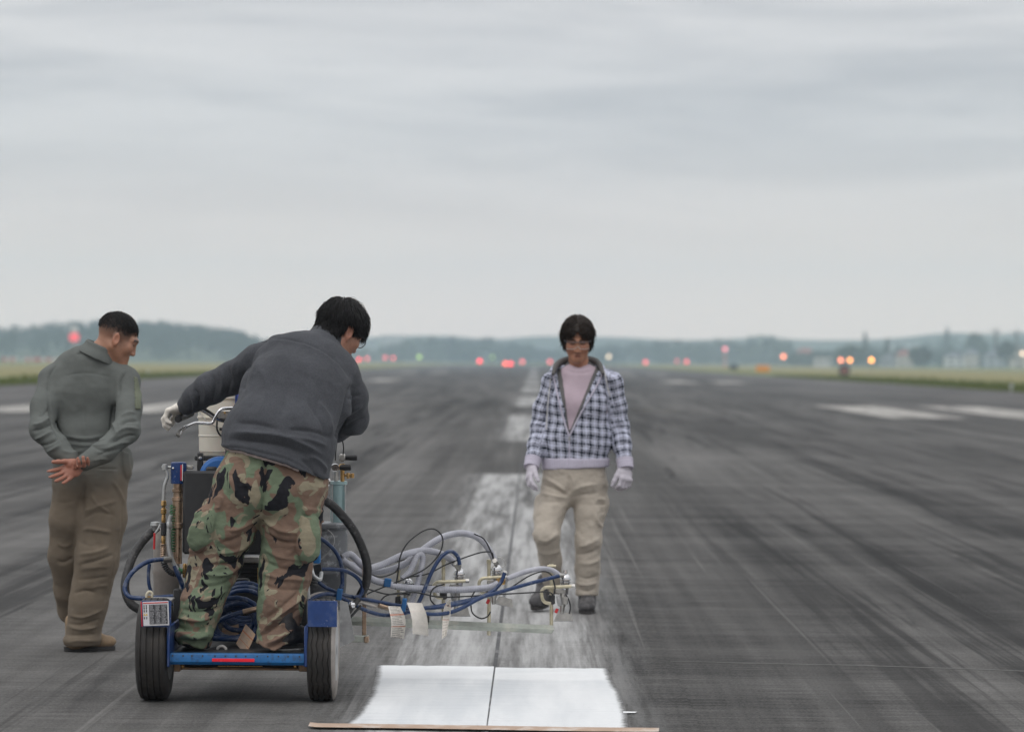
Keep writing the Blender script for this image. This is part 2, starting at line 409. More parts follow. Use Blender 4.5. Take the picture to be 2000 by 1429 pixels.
# ------------------------------------------------------------------ far side of the airfield
rnd = random.Random(11)
M_leaf = []
for nm, c in (('dark_foliage', (.022, .036, .022)), ('green_foliage', (.036, .060, .030)), ('pale_foliage', (.055, .080, .040))):
    m, t = newmat(nm); o = t.coord()
    cc = t.mix(t.noise(o, .25, 4, .6), tuple(q * .55 for q in c), tuple(q * 1.45 for q in c)); t.principled(cc, .9); M_leaf.append(m)
M_trunk = mat('bark', (.06, .045, .035), .9)
M_hill = mat('hill_ground', (.045, .060, .030), .95, vs=.02)

def crown(b, base, h, r, rn, n=90, conifer=False, lo=.18):
    """leaf clumps scattered through the crown's volume: quads of uneven size and tilt"""
    base = np.array(base)
    for _ in range(n):
        u = rn.random() ** .7
        if conifer: k = (1 - u) * r * rn.uniform(.3, 1); z = h * (lo + (1 - lo) * u)
        else: k = r * math.sqrt(max(0, 1 - (2 * u - 1) ** 2)) * rn.uniform(.35, 1.05) * (.8 + .4 * rn.random()); z = h * (lo + (1 - lo) * u)
        a = rn.uniform(0, 6.283); p = base + np.array((math.cos(a) * k, math.sin(a) * k, z))
        s = rn.uniform(.10, .26) * r + .25; d1 = np.array([rn.gauss(0, 1) for _ in range(3)]); d1 /= np.linalg.norm(d1)
        d2 = np.cross(d1, [rn.gauss(0, 1) for _ in range(3)]); d2 /= np.linalg.norm(d2)
        b.add([p + d1 * s, p + d2 * s * .8, p - d1 * s * .9, p - d2 * s], [(0, 1, 2, 3)])
def terrain(name, prof, D, depth, drop, m):
    """rolling hill whose skyline follows prof (px, py) at distance D"""
    b = MB(); top = [W(x, y, D) for x, y in prof]; top = spline(top, 6); rows = []
    for k in range(9):
        u = k / 8 * 2 - 1; f = math.cos(u * math.pi / 2) ** .8 if abs(u) < 1 else 0
        rows.append([(p[0] * (1 + u * depth / D), D + u * depth, -.5 + (max(p[2] - drop, 0) + .4) * f) for p in top])
    b.grid(rows); return tag(b.build(name, m, ang=None), kind='structure'), top
def wood(name, prof, D, depth, hmin, hmax, n, mats, label, seed, lift=None, conifer=.25):
    """far wood that reads as one mass"""
    rn = random.Random(seed); b = MB(); top = spline([W(x, y, D) for x, y in prof], 10)
    for i in range(n):
        p = top[int(rn.random() * len(top))]; dy = rn.uniform(-depth, depth); u = dy / max(lift[1], 1) if lift else 0
        h = rn.uniform(hmin, hmax); g = 0.0
        if lift: g = (max(p[2] - lift[0], 0) + .4) * (math.cos(u * math.pi / 2) ** .8 if abs(u) < 1 else 0) - .5
        x = (p[0] + rn.uniform(-.5, .5) * abs(top[1][0] - top[0][0]) * 1.5) * (1 + dy / D)
        if not lift: h = min(h, max(p[2], 1.5) * rn.uniform(.75, 1.12))
        s0 = len(b.f); crown(b, (x, D + dy, g), h, h * rn.uniform(.24, .42), rn, 34, rn.random() < conifer, .0)
        mi = rn.randrange(len(mats)); b.m[s0:] = [mi] * (len(b.f) - s0)
    o = b.build(name, mats, ang=None, fix=False); o['kind'] = 'stuff'; o['label'] = label; o['category'] = 'forest'; return o
LP = [(-260, 652), (-120, 646), (0, 643), (80, 637), (150, 633), (220, 630), (290, 630), (350, 636), (410, 643), (455, 650), (500, 664), (560, 696)]
_, ltop = terrain('hill', LP, 1900, 330, 9, M_hill)
wood('hill_forest', LP, 1900, 320, 8, 11, 1100, M_leaf[:1], 'dark blue-green wooded ridge beyond the left grass', 5, (9, 330), .6)
FP = [(600, 668), (700, 660), (800, 655), (880, 656), (960, 662), (1060, 656), (1200, 658), (1330, 664), (1450, 660), (1490, 655), (1540, 662), (1640, 664), (1750, 660), (1850, 650), (1960, 652), (2100, 648), (2300, 660)]
terrain('far_hill', FP, 2950, 350, 0, M_hill)
CP = [(520, 690), (640, 684), (720, 680), (790, 668), (850, 662), (900, 660), (960, 664), (1010, 672), (1060, 682), (1120, 684), (1180, 676), (1230, 672), (1300, 668), (1370, 668), (1440, 664), (1485, 656), (1525, 662), (1570, 684), (1640, 680), (1700, 676), (1800, 678), (1900, 672), (2050, 668)]
wood('treeline', CP, 2050, 60, 6, 20, 760, M_leaf, 'hazy green line of trees across the far end of the runway', 8, None, .2)
R2 = [(1545, 690), (1580, 686), (1640, 680), (1700, 684), (1760, 678), (1820, 682), (1880, 676), (1940, 678), (2060, 674)]
wood('hedge_wood', R2, 1640, 40, 4, 9, 230, M_leaf[:2], 'dark blue-green belt of trees round the houses at right', 10, None, .2)
RP = [(1800, 668), (1850, 660), (1900, 662), (1960, 658), (2100, 654)]
wood('hillside_wood', RP, 2500, 90, 10, 24, 90, M_leaf, 'pale hazy wooded slope behind the houses at right', 9, None, .2)
def tree(px, py, D, w, label, conifer, mi, grp):
    rn = random.Random(int(px)); p = G(px, 760); base = np.array((W(px, py, D)[0], D, -.05)); h = W(px, py, D)[2] + .05
    r = empty('pine_tree' if conifer else 'broadleaf_tree', base, label, 'tree', grp)
    b = MB(); crown(b, base, h, w, rn, 150, conifer, .22); b.build('crown', M_leaf[mi], r, ang=None, fix=False)
    MB().tube(spline([base, base + (0.2, 0, h * .4), base + (0, 0, h * .85)], 3), [h * .03 * (1 - .11 * k) for k in range(7)], 7).build('trunk', M_trunk, r)
tree(1690, 650, 1500, 2.6, 'slim dark conifer rising above the houses near the orange lamps', True, 0, None)
tree(1733, 661, 1500, 2.4, 'short dark conifer right of the slim one', True, 0, None)
tree(1850, 641, 1900, 4.0, 'slender dark tree standing tallest over the right hand houses', True, 0, None)
tree(1905, 652, 1700, 6.0, 'wide green tree between the two poles and the tall dark tree', False, 1, None)
tree(1968, 668, 1400, 4.0, 'dark bushy tree by the rightmost pole', False, 0, None)
tree(1660, 676, 1400, 5.5, 'round green tree behind the two close orange lamps', False, 1, None)
tree(1800, 680, 1350, 5.0, 'dark green tree right of the pink roofed house', False, 0, None)

M_wall = {k: mat('far_wall_' + k, c, .85, var=.08, vs=.4) for k, c in (('white', (.55, .55, .53)), ('cream', (.50, .45, .38)), ('grey', (.33, .35, .37)), ('pink', (.45, .26, .22)))}
M_roof = mat('far_roof', (.13, .14, .16), .8, vs=.5); M_rroof = mat('far_red_roof', (.30, .09, .07), .8, vs=.5)
M_glass = mat('far_window', (.05, .06, .07), .15, vs=2)
def house(x0, x1, y0, D, wall, roof, label, cat, floors=2, hip=True, grp=None):
    a = W(x0, y0, D); c = W(x1, y0, D); h = a[2]; X0, X1 = a[0], c[0]; dp = max(8, (X1 - X0) * .6)
    r = empty(cat.replace(' ', '_'), ((X0 + X1) / 2, D, -.05), label, cat, grp); wh = h * (.72 if hip else .93)
    b = MB(); b.box(((X0 + X1) / 2, D, wh / 2), (X1 - X0, dp, wh), ch=.05); b.build('wall', M_wall[wall], r)
    e = .5; b = MB()
    if hip:
        b.add([(X0 - e, D - dp / 2 - e, wh), (X1 + e, D - dp / 2 - e, wh), (X1 + e, D + dp / 2 + e, wh), (X0 - e, D + dp / 2 + e, wh), (X0 + dp * .3, D, h), (X1 - dp * .3, D, h)],
              [(0, 1, 5, 4), (1, 2, 5), (2, 3, 4, 5), (3, 0, 4), (3, 2, 1, 0)])
    else: b.box(((X0 + X1) / 2, D, (wh + h) / 2), (X1 - X0 + e, dp + e, h - wh - .01), ch=.05)
    b.build('roof', roof, r)
    n = max(2, int((X1 - X0) / 5))
    for f in range(floors):
        for i in range(n):
            wx = X0 + (i + .5) * (X1 - X0) / n; z = wh * (f + .55) / floors; q = MB()
            q.box((wx, D - dp / 2 - .02, z), ((X1 - X0) / n * .45, .12, wh / floors * .42), ch=.02); q.build('window', M_glass, r)
house(1556, 1590, 680, 1700, 'pink', M_rroof, 'pink walled house with red roof beside the salmon lamp', 'house', 2)
house(1592, 1622, 697, 1300, 'white', M_roof, 'low white shed with flat roof left of the orange lamps', 'shed', 1, False)
house(1752, 1782, 684, 1500, 'cream', M_rroof, 'cream house with dull red roof right of the single orange lamp', 'house', 2)
house(1722, 1748, 692, 1350, 'grey', M_roof, 'low grey house at the grass edge beside the cream house', 'house', 1)
house(1846, 1882, 688, 1450, 'white', M_roof, 'white house below the tallest dark tree', 'house', 2)
house(1884, 1910, 680, 1600, 'cream', M_roof, 'narrow cream house behind the white house', 'house', 2)
house(1924, 1962, 686, 1450, 'grey', M_roof, 'grey house between the two tall poles', 'house', 2)
house(1974, 2030, 676, 1500, 'cream', M_roof, 'large cream block at the right edge under a pale lamp', 'block of flats', 3, False)
house(745, 792, 655, 2560, 'white', M_roof, 'wide white block standing on the skyline behind the operator', 'block of flats', 3, False)
house(700, 735, 664, 2540, 'grey', M_roof, 'grey block on the skyline next to the operator\'s face', 'block of flats', 3, False)
house(1040, 1078, 678, 2400, 'white', M_roof, 'pale hangar at the far runway end beside the plaid man\'s head', 'hangar', 1, True)
house(1312, 1334, 664, 2400, 'white', M_roof, 'small white block showing above the central trees', 'block of flats', 3, False)
house(1740, 1790, 668, 2350, 'white', M_roof, 'pale long block on the slope above the cream house', 'block of flats', 3, False)
M_post = mat('post_grey', (.22, .23, .24), .6)
def pole(px, py, D, label):
    q = W(px, py, D); r = empty('utility_pole', (q[0], D, -.05), label, 'pole')
    MB().tube([(q[0], D, -.05), (q[0], D, q[2])], [.9, .55], 8).build('shaft', M_trunk, r)
    b = MB(); [b.box((q[0], D, q[2] - 1.2 - k * 2), (7 - 1.2 * k, .5, .5), ch=.05) for k in range(2)]; b.build('crossarm', M_post, r)
pole(1945, 642, 1550, 'tall dark pole rising between the grey and narrow cream houses'); pole(1986, 644, 1550, 'rightmost tall pole, just behind the cream block')

# lamps, signs and antennas along the runway
def glow(name, c, s):
    m, t = newmat(name); e = t.n('ShaderNodeEmission'); t.put(e.inputs[0], c); e.inputs[1].default_value = s
    o = t.n('ShaderNodeOutputMaterial'); t.t.links.new(e.outputs[0], o.inputs['Surface']); return m
GL = {'red': glow('red_lamp', (1, .05, .07), 4.5), 'orangered': glow('orange_red_lamp', (1, .12, .08), 4.5), 'pink': glow('dim_red_lamp', (1, .16, .18), 2.6),
      'yellow': glow('pale_yellow_lamp', (1, .80, .55), 2.4), 'green': glow('green_lamp', (.55, .85, .25), 1.8), 'orange': glow('orange_lamp', (1, .36, .10), 6), 'salmon': glow('salmon_lamp', (1, .28, .14), 5),
      'amber': glow('amber_lamp', (1, .40, .08), 7), 'white': glow('warm_white_lamp', (1, .75, .55), 3)}
M_black = mat('black_housing', (.02, .02, .022), .5); M_yel = mat('yellow_housing', (.45, .25, .02), .5)
M_hw = mat('lamp_housing', (.30, .22, .10), .5)
def lamp(px, py, D, kind, label, group='lamps at the far end of the runway', d=None):
    q = W(px, py, D); z = max(q[2], .25); rr = d or D * .0005
    r = empty('runway_lamp', (q[0], D, 0), label, 'runway lamp', group)
    MB().lathe([(.16, 0), (.16, .03), (.05, .05)], (q[0], D + .1, 0), seg=12).build('base_plate', M_post, r)
    MB().cyl((q[0], D + .1, .03), (q[0], D + .1, z - rr * .5), .05, seg=8).build('stem', M_hw, r)
    MB().lathe([(rr * .6, -rr * .2), (rr * 1.06, rr * .3), (rr * 1.1, rr * .95), (rr * .6, rr * 1.5)], (q[0], D, z), (0, 1, 0), 16).build('housing', M_hw, r)
    MB().lathe([(rr * .5, -.42 * rr), (rr * .85, -.28 * rr), (rr, .0), (rr, .25 * rr)], (q[0], D, z), (0, 1, 0), 16).build('lens', GL[kind], r)
lamp(937, 705, 620, 'red', 'bright red lamp, leftmost strong one at the far runway end')
lamp(987, 710, 540, 'orangered', 'left one of the touching pair of orange-red lamps')
lamp(997.5, 710, 540, 'red', 'right one of the touching pair of orange-red lamps')
lamp(1020, 706, 700, 'pink', 'dim red lamp between the touching pair and the centreline')
lamp(1074, 706, 700, 'pink', 'dim red lamp just left of the plaid man\'s shoulder')
lamp(962, 697, 900, 'green', 'very faint yellowish lamp above the bright red one', d=.3)
lamp(819, 697, 800, 'green', 'faint green lamp right of the operator')
lamp(752, 698, 800, 'pink', 'left one of two dim red lamps by the green lamp', d=.33)
lamp(768, 699, 800, 'pink', 'right one of two dim red lamps by the green lamp', d=.35)
lamp(701, 702, 600, 'red', 'red lamp touching the operator\'s shoulder', d=.24)
lamp(717, 700, 700, 'pink', 'dim red lamp next to the operator\'s shoulder', d=.3)
lamp(1189, 696, 760, 'yellow', 'pale yellow lamp right of the plaid man\'s face')
lamp(1261, 707, 640, 'pink', 'pink-red lamp alone right of the plaid man')
lamp(1322, 705, 800, 'pink', 'faint left neighbour of a pink lamp at the grass edge', d=.25)
lamp(1341, 706, 640, 'pink', 'pink lamp in front of the left grass tip')
lamp(1530, 696, 640, 'salmon', 'salmon lamp above the orange sign')
lamp(1642, 703, 520, 'salmon', 'left orange lamp of the close pair at right')
lamp(1660, 703, 520, 'orange', 'right orange lamp of the close pair at right')
lamp(1702, 703, 480, 'amber', 'single amber lamp right of the close orange pair')
lamp(1997, 690, 600, 'white', 'pale warm lamp at the right edge of the photo')
# orange guidance sign and dark marker board in the right grass
q = G(1490, 727.5); D = q[1]; s = D / F
r = empty('guidance_sign', (q[0], D, 0), 'small orange sign board standing in the grass edge', 'sign')
MB().box((q[0], D, .05 + 12 * s / 2 + .1), (26 * s, .22, 12 * s), ch=.02).build('board', mat('orange_sign_face', (.80, .30, .012), .5, var=.05), r)
for k in (-1, 1): MB().cyl((q[0] + k * 9 * s, D, -.05), (q[0] + k * 9 * s, D, .17), .05, seg=8).build('leg', M_post, r)
q = G(1433, 722); D = q[1]; s = D / F
r = empty('marker_board', (q[0], D, 0), 'small black marker box in the grass left of the orange sign', 'sign')
MB().box((q[0], D, .08 + 9 * s / 2), (17 * s, .3, 9 * s), ch=.03).build('board', M_black, r)
for k in (-1, 1): MB().cyl((q[0] + k * 5 * s, D, -.05), (q[0] + k * 5 * s, D, .12), .05, seg=8).build('leg', M_post, r)
q = G(1649, 736); D = q[1]; s = D / F; z = .12 + 10 * s
r = empty('edge_marker', (q[0], D, 0), 'round marker with dark rim and dull red centre below the orange lamps', 'marker')
MB().lathe([(7 * s, -.08), (11 * s, -.1), (11.5 * s, .0), (11 * s, .1), (2 * s, .12)], (q[0], D, z), (0, 1, 0), 20).build('rim', M_black, r)
MB().lathe([(1 * s, -.12), (6.6 * s, -.10), (6.6 * s, -.05)], (q[0], D, z), (0, 1, 0), 20).build('face', mat('dull_red_face', (.30, .13, .10), .6), r)
MB().cyl((q[0], D + .02, -.05), (q[0], D + .02, z - 9 * s), .06, seg=8).build('stem', M_post, r)
q = G(1975, 765); D = q[1]
r = empty('edge_lamp', (q[0], D, 0), 'small pale frangible lamp in the grass at the far right', 'runway lamp')
MB().lathe([(.05, 0), (.05, .22), (.10, .24), (.11, .36), (.06, .43)], (q[0], D, 0), seg=14).build('housing', mat('pale_lamp', (.40, .42, .40), .4), r)
q = G(289, 733); D = q[1]
r = empty('edge_lamp', (q[0], D, 0), 'tiny pale lamp in the grass right of the man in the coverall', 'runway lamp')
MB().lathe([(.05, 0), (.05, .22), (.10, .24), (.11, .36), (.06, .43)], (q[0], D, 0), seg=14).build('housing', bpy.data.materials['pale_lamp'], r)
# red-lit beacon mast with a white cabinet on top, red and white barriers round its foot
D = 900; q = W(145, 658, D); s = D / F
r = empty('beacon_mast', (q[0], D, -.05), 'grey lattice mast with a large red beacon in front of the wooded ridge', 'beacon')
b = MB()
for k in (-1, 1):
    for j in (-1, 1): b.cyl((q[0] + k * .7, D + j * .7, -.05), (q[0] + k * .45, D + j * .45, q[2] - 1.3), .09, seg=6)
n = 6
for i in range(n):
    za, zb = i * (q[2] - 1.3) / n, (i + 1) * (q[2] - 1.3) / n; b.cyl((q[0] - .6, D - .6, za), (q[0] + .6, D - .6, zb), .05, seg=5); b.cyl((q[0] + .6, D + .6, za), (q[0] - .6, D + .6, zb), .05, seg=5)
b.build('mast', mat('mast_steel', (.35, .36, .37), .5), r)
MB().lathe([(.3, -1.2), (1.25, -.8), (1.3, .5), (.8, .9), (.3, 1.1)], q, seg=16).build('beacon', glow('beacon_red', (1, .12, .14), 1.1), r)
MB().box((q[0], D, q[2] + 2.0), (1.7, 1.7, 1.7), ch=.1).build('cabinet', mat('cabinet_white', (.6, .6, .6), .5), r)
M_rw = [mat('barrier_red', (.45, .06, .05), .6), mat('barrier_white', (.6, .58, .56), .6)]
for i, (px, wd) in enumerate(((20, 16), (58, 14), (90, 20), (112, 12), (130, 18), (158, 12), (182, 14))):
    a = W(px, 692, 880 + i * 4); r = empty('barrier', (a[0], a[1], -.05), ['red and white airfield barrier, ' + k for k in ('leftmost in the photo', 'second from the left edge', 'third from the left edge', 'left of the beacon mast', 'at the beacon mast\'s foot', 'just right of the beacon mast', 'at the man\'s collar')][i], 'barrier', 'barriers before the ridge')
    ww = wd * .13
    for k in range(4): MB().box((a[0] + (k - 1.5) * ww / 2, a[1], .7 + .25), (ww / 2 - .01, .12, .9), ch=.01).build('panel', M_rw[(k + i) % 2], r)
    for k in (-1, 1): MB().box((a[0] + k * ww * .6, a[1] + .16, .38), (.12, .14, .85), ch=.01).build('leg', M_rw[1], r)
q = W(1416, 684, 1000); r = empty('light_mast', (q[0], 1000, -.05), 'thin red and white mast in front of the central trees', 'mast')
for k in range(6): MB().cyl((q[0], 1000, k * q[2] / 6 - .05), (q[0], 1000, (k + 1) * q[2] / 6 - .05), .32, seg=8).build('segment', M_rw[k % 2], r)
MB().ball((q[0], 1000, q[2] + .4), .55, 12).build('lamp', glow('mast_lamp', (1, .25, .3), 2.5), r)

# grass along both runway edges
b = MB(); rn = random.Random(21)
for i in range(16000):
    left_ = rn.random() < .45; Y = 46 + 330 * rn.random() ** 1.6
    x = -28.3 - abs(rn.gauss(0, 5)) - .05 if left_ else 26.2 + abs(rn.gauss(0, 5)) + .05
    x += rn.uniform(-.3, .3) * 0
    h = rn.uniform(.06, .22); s = .05 + Y * .0004; a = rn.uniform(0, 3.14); dx, dy = math.cos(a) * s, math.sin(a) * s; l = rn.uniform(-.5, .5) * h
    b.add([(x - dx, Y - dy, -.06), (x + dx, Y + dy, -.06), (x + dx * .4 + l, Y + dy * .4, h), (x - dx * .4 + l, Y - dy * .4, h * .9)], [(0, 1, 2, 3)])
o = b.build('verge_grass', M_grassland, ang=None, fix=False); tag(o, 'low rough grass growing along both runway edges', 'grass', kind='stuff')

# the hazy air
hb = MB(); hb.box((0, 1610, 48), (7000, 3640, 100), ch=0.001)
m = bpy.data.materials.new('haze'); m.use_nodes = True; t = NT(m.node_tree)
v = t.n('ShaderNodeVolumePrincipled'); v.inputs['Color'].default_value = (.68, .865, 1, 1); v.inputs['Density'].default_value = .00034; v.inputs['Anisotropy'].default_value = 0.0
o = t.n('ShaderNodeOutputMaterial'); t.t.links.new(v.outputs[0], o.inputs['Volume'])
ho = hb.build('haze', m); tag(ho, 'thin grey-blue haze over the whole airfield', 'haze', kind='stuff')
# ------------------------------------------------------------------ continuous surfaces for people and clothing
def vec(*a): return np.array(a, float)
def unit(v): v = np.array(v, float); return v / np.linalg.norm(v)
class SDF:
    """smooth union of tapered limbs and ellipsoids, meshed as one continuous surface"""
    def __init__(s): s.p = []
    def cone(s, a, b, ra, rb=None, k=.03, op=1): s.p.append(('c', vec(*a), vec(*b), ra, ra if rb is None else rb, k, op)); return s
    def ecn(s, a, b, ra, rb, lat, k=.04, op=1):
        """limb of oval section: ra / rb = (half width along lat, half depth)"""
        s.p.append(('e', vec(*a), vec(*b), ra, rb, unit(lat), k, op)); return s
    def ell(s, c, r, rot=None, k=.03, op=1): s.p.append(('l', vec(*c), vec(*r), np.eye(3) if rot is None else np.array(rot), k, op)); return s
    def chain(s, pts, rs, k=.03):
        for i in range(len(pts) - 1): s.cone(pts[i], pts[i + 1], rs[i], rs[i + 1], k)
        return s
    def bounds(s):
        lo = np.full(3, 1e9); hi = -lo
        for q in s.p:
            if q[-1] != 1: continue
            l, h = s.bb(q); lo = np.minimum(lo, l); hi = np.maximum(hi, h)
        return lo, hi
    @staticmethod
    def bb(q):
        if q[0] == 'l': r = np.full(3, q[2].max()); return q[1] - r, q[1] + r
        r = max(q[3], q[4]) if q[0] == 'c' else max(max(q[3]), max(q[4]))
        return np.minimum(q[1], q[2]) - r, np.maximum(q[1], q[2]) + r
    @staticmethod
    def dist(q, P):
        if q[0] == 'c':
            a, b, ra, rb = q[1:5]; ba = b - a; L = ba.dot(ba) + 1e-12; pa = P - a
            t = np.clip(pa @ ba / L, 0, 1); return np.linalg.norm(pa - t[..., None] * ba, axis=-1) - (ra + (rb - ra) * t)
        if q[0] == 'e':
            a, b, ra, rb, lat = q[1:6]; ba = b - a; L = math.sqrt(ba.dot(ba)); ax = ba / L; lat = lat - ax * lat.dot(ax); lat /= np.linalg.norm(lat); dp = np.cross(ax, lat)
            pa = P - a; h = pa @ ax; t = np.clip(h / L, 0, 1); rx = ra[0] + (rb[0] - ra[0]) * t; ry = ra[1] + (rb[1] - ra[1]) * t
            e = h - t * L; mn = np.minimum(rx, ry)
            return (np.sqrt((pa @ lat / rx) ** 2 + (pa @ dp / ry) ** 2 + (e / mn) ** 2) - 1) * mn
        c, r, rot = q[1:4]; l = (P - c) @ rot; k0 = np.linalg.norm(l / r, axis=-1); k1 = np.linalg.norm(l / (r * r), axis=-1) + 1e-9
        return k0 * (k0 - 1) / k1
    def mesh(s, step=.008, fine=(), cut=None, trim=None):
        """fine = [(lo, hi, step)] boxes where the sampling gets closer; cut(P) > 0 removes"""
        lo, hi = s.bounds(); lo = lo - .03; hi = hi + .03; ax = []
        for d in range(3):
            xs = [lo[d]]
            while xs[-1] < hi[d]:
                st = step
                for l, h, f in fine:
                    if l[d] - f < xs[-1] < h[d]: st = min(st, f)
                xs.append(xs[-1] + st)
            ax.append(np.array(xs))
        Fd = np.full(tuple(len(q) for q in ax), 1.0, np.float32)
        for q in s.p:
            l, h = s.bb(q); k = q[-2]; mg = .03 + k; sl = []
            for d in range(3):
                i0 = max(np.searchsorted(ax[d], l[d] - mg) - 1, 0); i1 = min(np.searchsorted(ax[d], h[d] + mg) + 1, len(ax[d])); sl.append(slice(i0, i1))
            sl = tuple(sl); g = [ax[d][sl[d]] for d in range(3)]
            if min(len(z) for z in g) < 1: continue
            P = np.stack(np.meshgrid(*g, indexing='ij'), -1); D = s.dist(q, P).astype(np.float32); A = Fd[sl]
            if q[-1] == 1: hh = np.clip(.5 + .5 * (A - D) / k, 0, 1); Fd[sl] = A * (1 - hh) + D * hh - k * hh * (1 - hh)
            else: D = -D; hh = np.clip(.5 - .5 * (A - D) / k, 0, 1); Fd[sl] = A * (1 - hh) + D * hh + k * hh * (1 - hh)
        if cut is not None:
            P = np.stack(np.meshgrid(*ax, indexing='ij'), -1); Fd = np.maximum(Fd, cut(P).astype(np.float32))
        Fd[[0, -1]] = 1; Fd[:, [0, -1]] = 1; Fd[:, :, [0, -1]] = 1
        return surfnet(Fd, ax)

def surfnet(Fd, ax):
    ins = Fd < 0; nx, ny, nz = Fd.shape
    cnt = sum(ins[i:nx - 1 + i, j:ny - 1 + j, k:nz - 1 + k].astype(np.int8) for i in (0, 1) for j in (0, 1) for k in (0, 1))
    cells = np.argwhere((cnt > 0) & (cnt < 8)); idx = np.full((nx - 1, ny - 1, nz - 1), -1, np.int64); idx[tuple(cells.T)] = np.arange(len(cells))
    acc = np.zeros((len(cells), 3)); n = np.zeros(len(cells)); C = [(i, j, k) for i in (0, 1) for j in (0, 1) for k in (0, 1)]
    for a in C:
        for b in C:
            if sum(abs(p - q) for p, q in zip(a, b)) != 1 or a > b: continue
            fa = Fd[tuple((cells + a).T)]; fb = Fd[tuple((cells + b).T)]; m = (fa < 0) != (fb < 0)
            t = np.where(m, fa / np.where(m, fa - fb, 1), 0)
            acc += np.where(m[:, None], np.array(a) + t[:, None] * (np.array(b) - np.array(a)), 0); n += m
    pos = cells + acc / n[:, None]
    V = np.stack([np.interp(pos[:, d], np.arange(len(ax[d])), ax[d]) for d in range(3)], 1); faces = []
    for d in range(3):
        o1, o2 = (d + 1) % 3, (d + 2) % 3; sl0 = [slice(1, -1)] * 3; sl0[d] = slice(0, -1); sl1 = [slice(1, -1)] * 3; sl1[d] = slice(1, None)
        a = ins[tuple(sl0)]; b = ins[tuple(sl1)]; e = np.argwhere(a != b); off = np.array([1, 1, 1]); off[d] = 0; e = e + off
        sg = ins[tuple(e.T)]; q = []
        for u, v_ in ((0, 0), (1, 0), (1, 1), (0, 1)):
            c = e.copy(); c[:, o1] -= u; c[:, o2] -= v_; q.append(idx[tuple(c.T)])
        q = np.stack(q, 1); q[~sg] = q[~sg][:, ::-1]; faces.append(q)
    return V, np.concatenate(faces)

def normals(V, Fc):
    a, b, c, d = (V[Fc[:, i]] for i in range(4)); fn = np.cross(c - a, d - b); N = np.zeros_like(V)
    for i in range(4): np.add.at(N, Fc[:, i], fn)
    return N / (np.linalg.norm(N, axis=1)[:, None] + 1e-12)
def relax(V, Fc, n=2, k=.5):
    for _ in range(n):
        S = np.zeros_like(V); c = np.zeros(len(V))
        for i in range(4):
            for j in (i - 1, (i + 1) % 4): np.add.at(S, Fc[:, i], V[Fc[:, j]]); np.add.at(c, Fc[:, i], 1)
        V = V + k * (S / c[:, None] - V)
    return V
def hash3(i, j, k, s):
    h = (i * 374761393 + j * 668265263 + k * 2147483647 + s * 1274126177) & 0xffffffff
    h = ((h ^ (h >> 13)) * 1274126177) & 0xffffffff; return ((h ^ (h >> 16)) & 0xffff) / 65535.0
def vnoise(P, seed=0):
    """value noise in 0..1"""
    P = np.asarray(P, float); I = np.floor(P).astype(np.int64); f = P - I; f = f * f * f * (f * (f * 6 - 15) + 10); o = 0
    for a in (0, 1):
        for b in (0, 1):
            for c in (0, 1):
                w_ = (f[:, 0] if a else 1 - f[:, 0]) * (f[:, 1] if b else 1 - f[:, 1]) * (f[:, 2] if c else 1 - f[:, 2])
                o = o + w_ * hash3(I[:, 0] + a, I[:, 1] + b, I[:, 2] + c, seed)
    return o
def fbm(P, seed=0, n=3): return sum(vnoise(P * 2 ** i, seed + i) * .5 ** i for i in range(n)) / sum(.5 ** i for i in range(n))

def polydist(p, L):
    """distance in pixels from points p to the polyline L, and the place along it"""
    best = np.full(len(p), 1e9); tt = np.zeros(len(p)); L = np.array(L, float); seg = np.linalg.norm(np.diff(L, axis=0), axis=1); tot = seg.sum(); s0 = 0
    for i in range(len(L) - 1):
        d = L[i + 1] - L[i]; t = np.clip((p - L[i]) @ d / (d @ d + 1e-9), 0, 1); e = np.linalg.norm(p - L[i] - t[:, None] * d, axis=1); m = e < best
        best[m] = e[m]; tt[m] = ((s0 + t * seg[i]) / tot)[m]; s0 += seg[i]
    return best, tt
def inpoly(p, L):
    r = np.zeros(len(p), bool); L = np.array(L, float); n = len(L)
    for i in range(n):
        a, b = L[i], L[i - 1]; c = ((a[1] > p[:, 1]) != (b[1] > p[:, 1]))
        with np.errstate(all='ignore'): r ^= c & (p[:, 0] < (b[0] - a[0]) * (p[:, 1] - a[1]) / (b[1] - a[1]) + a[0])
    return r
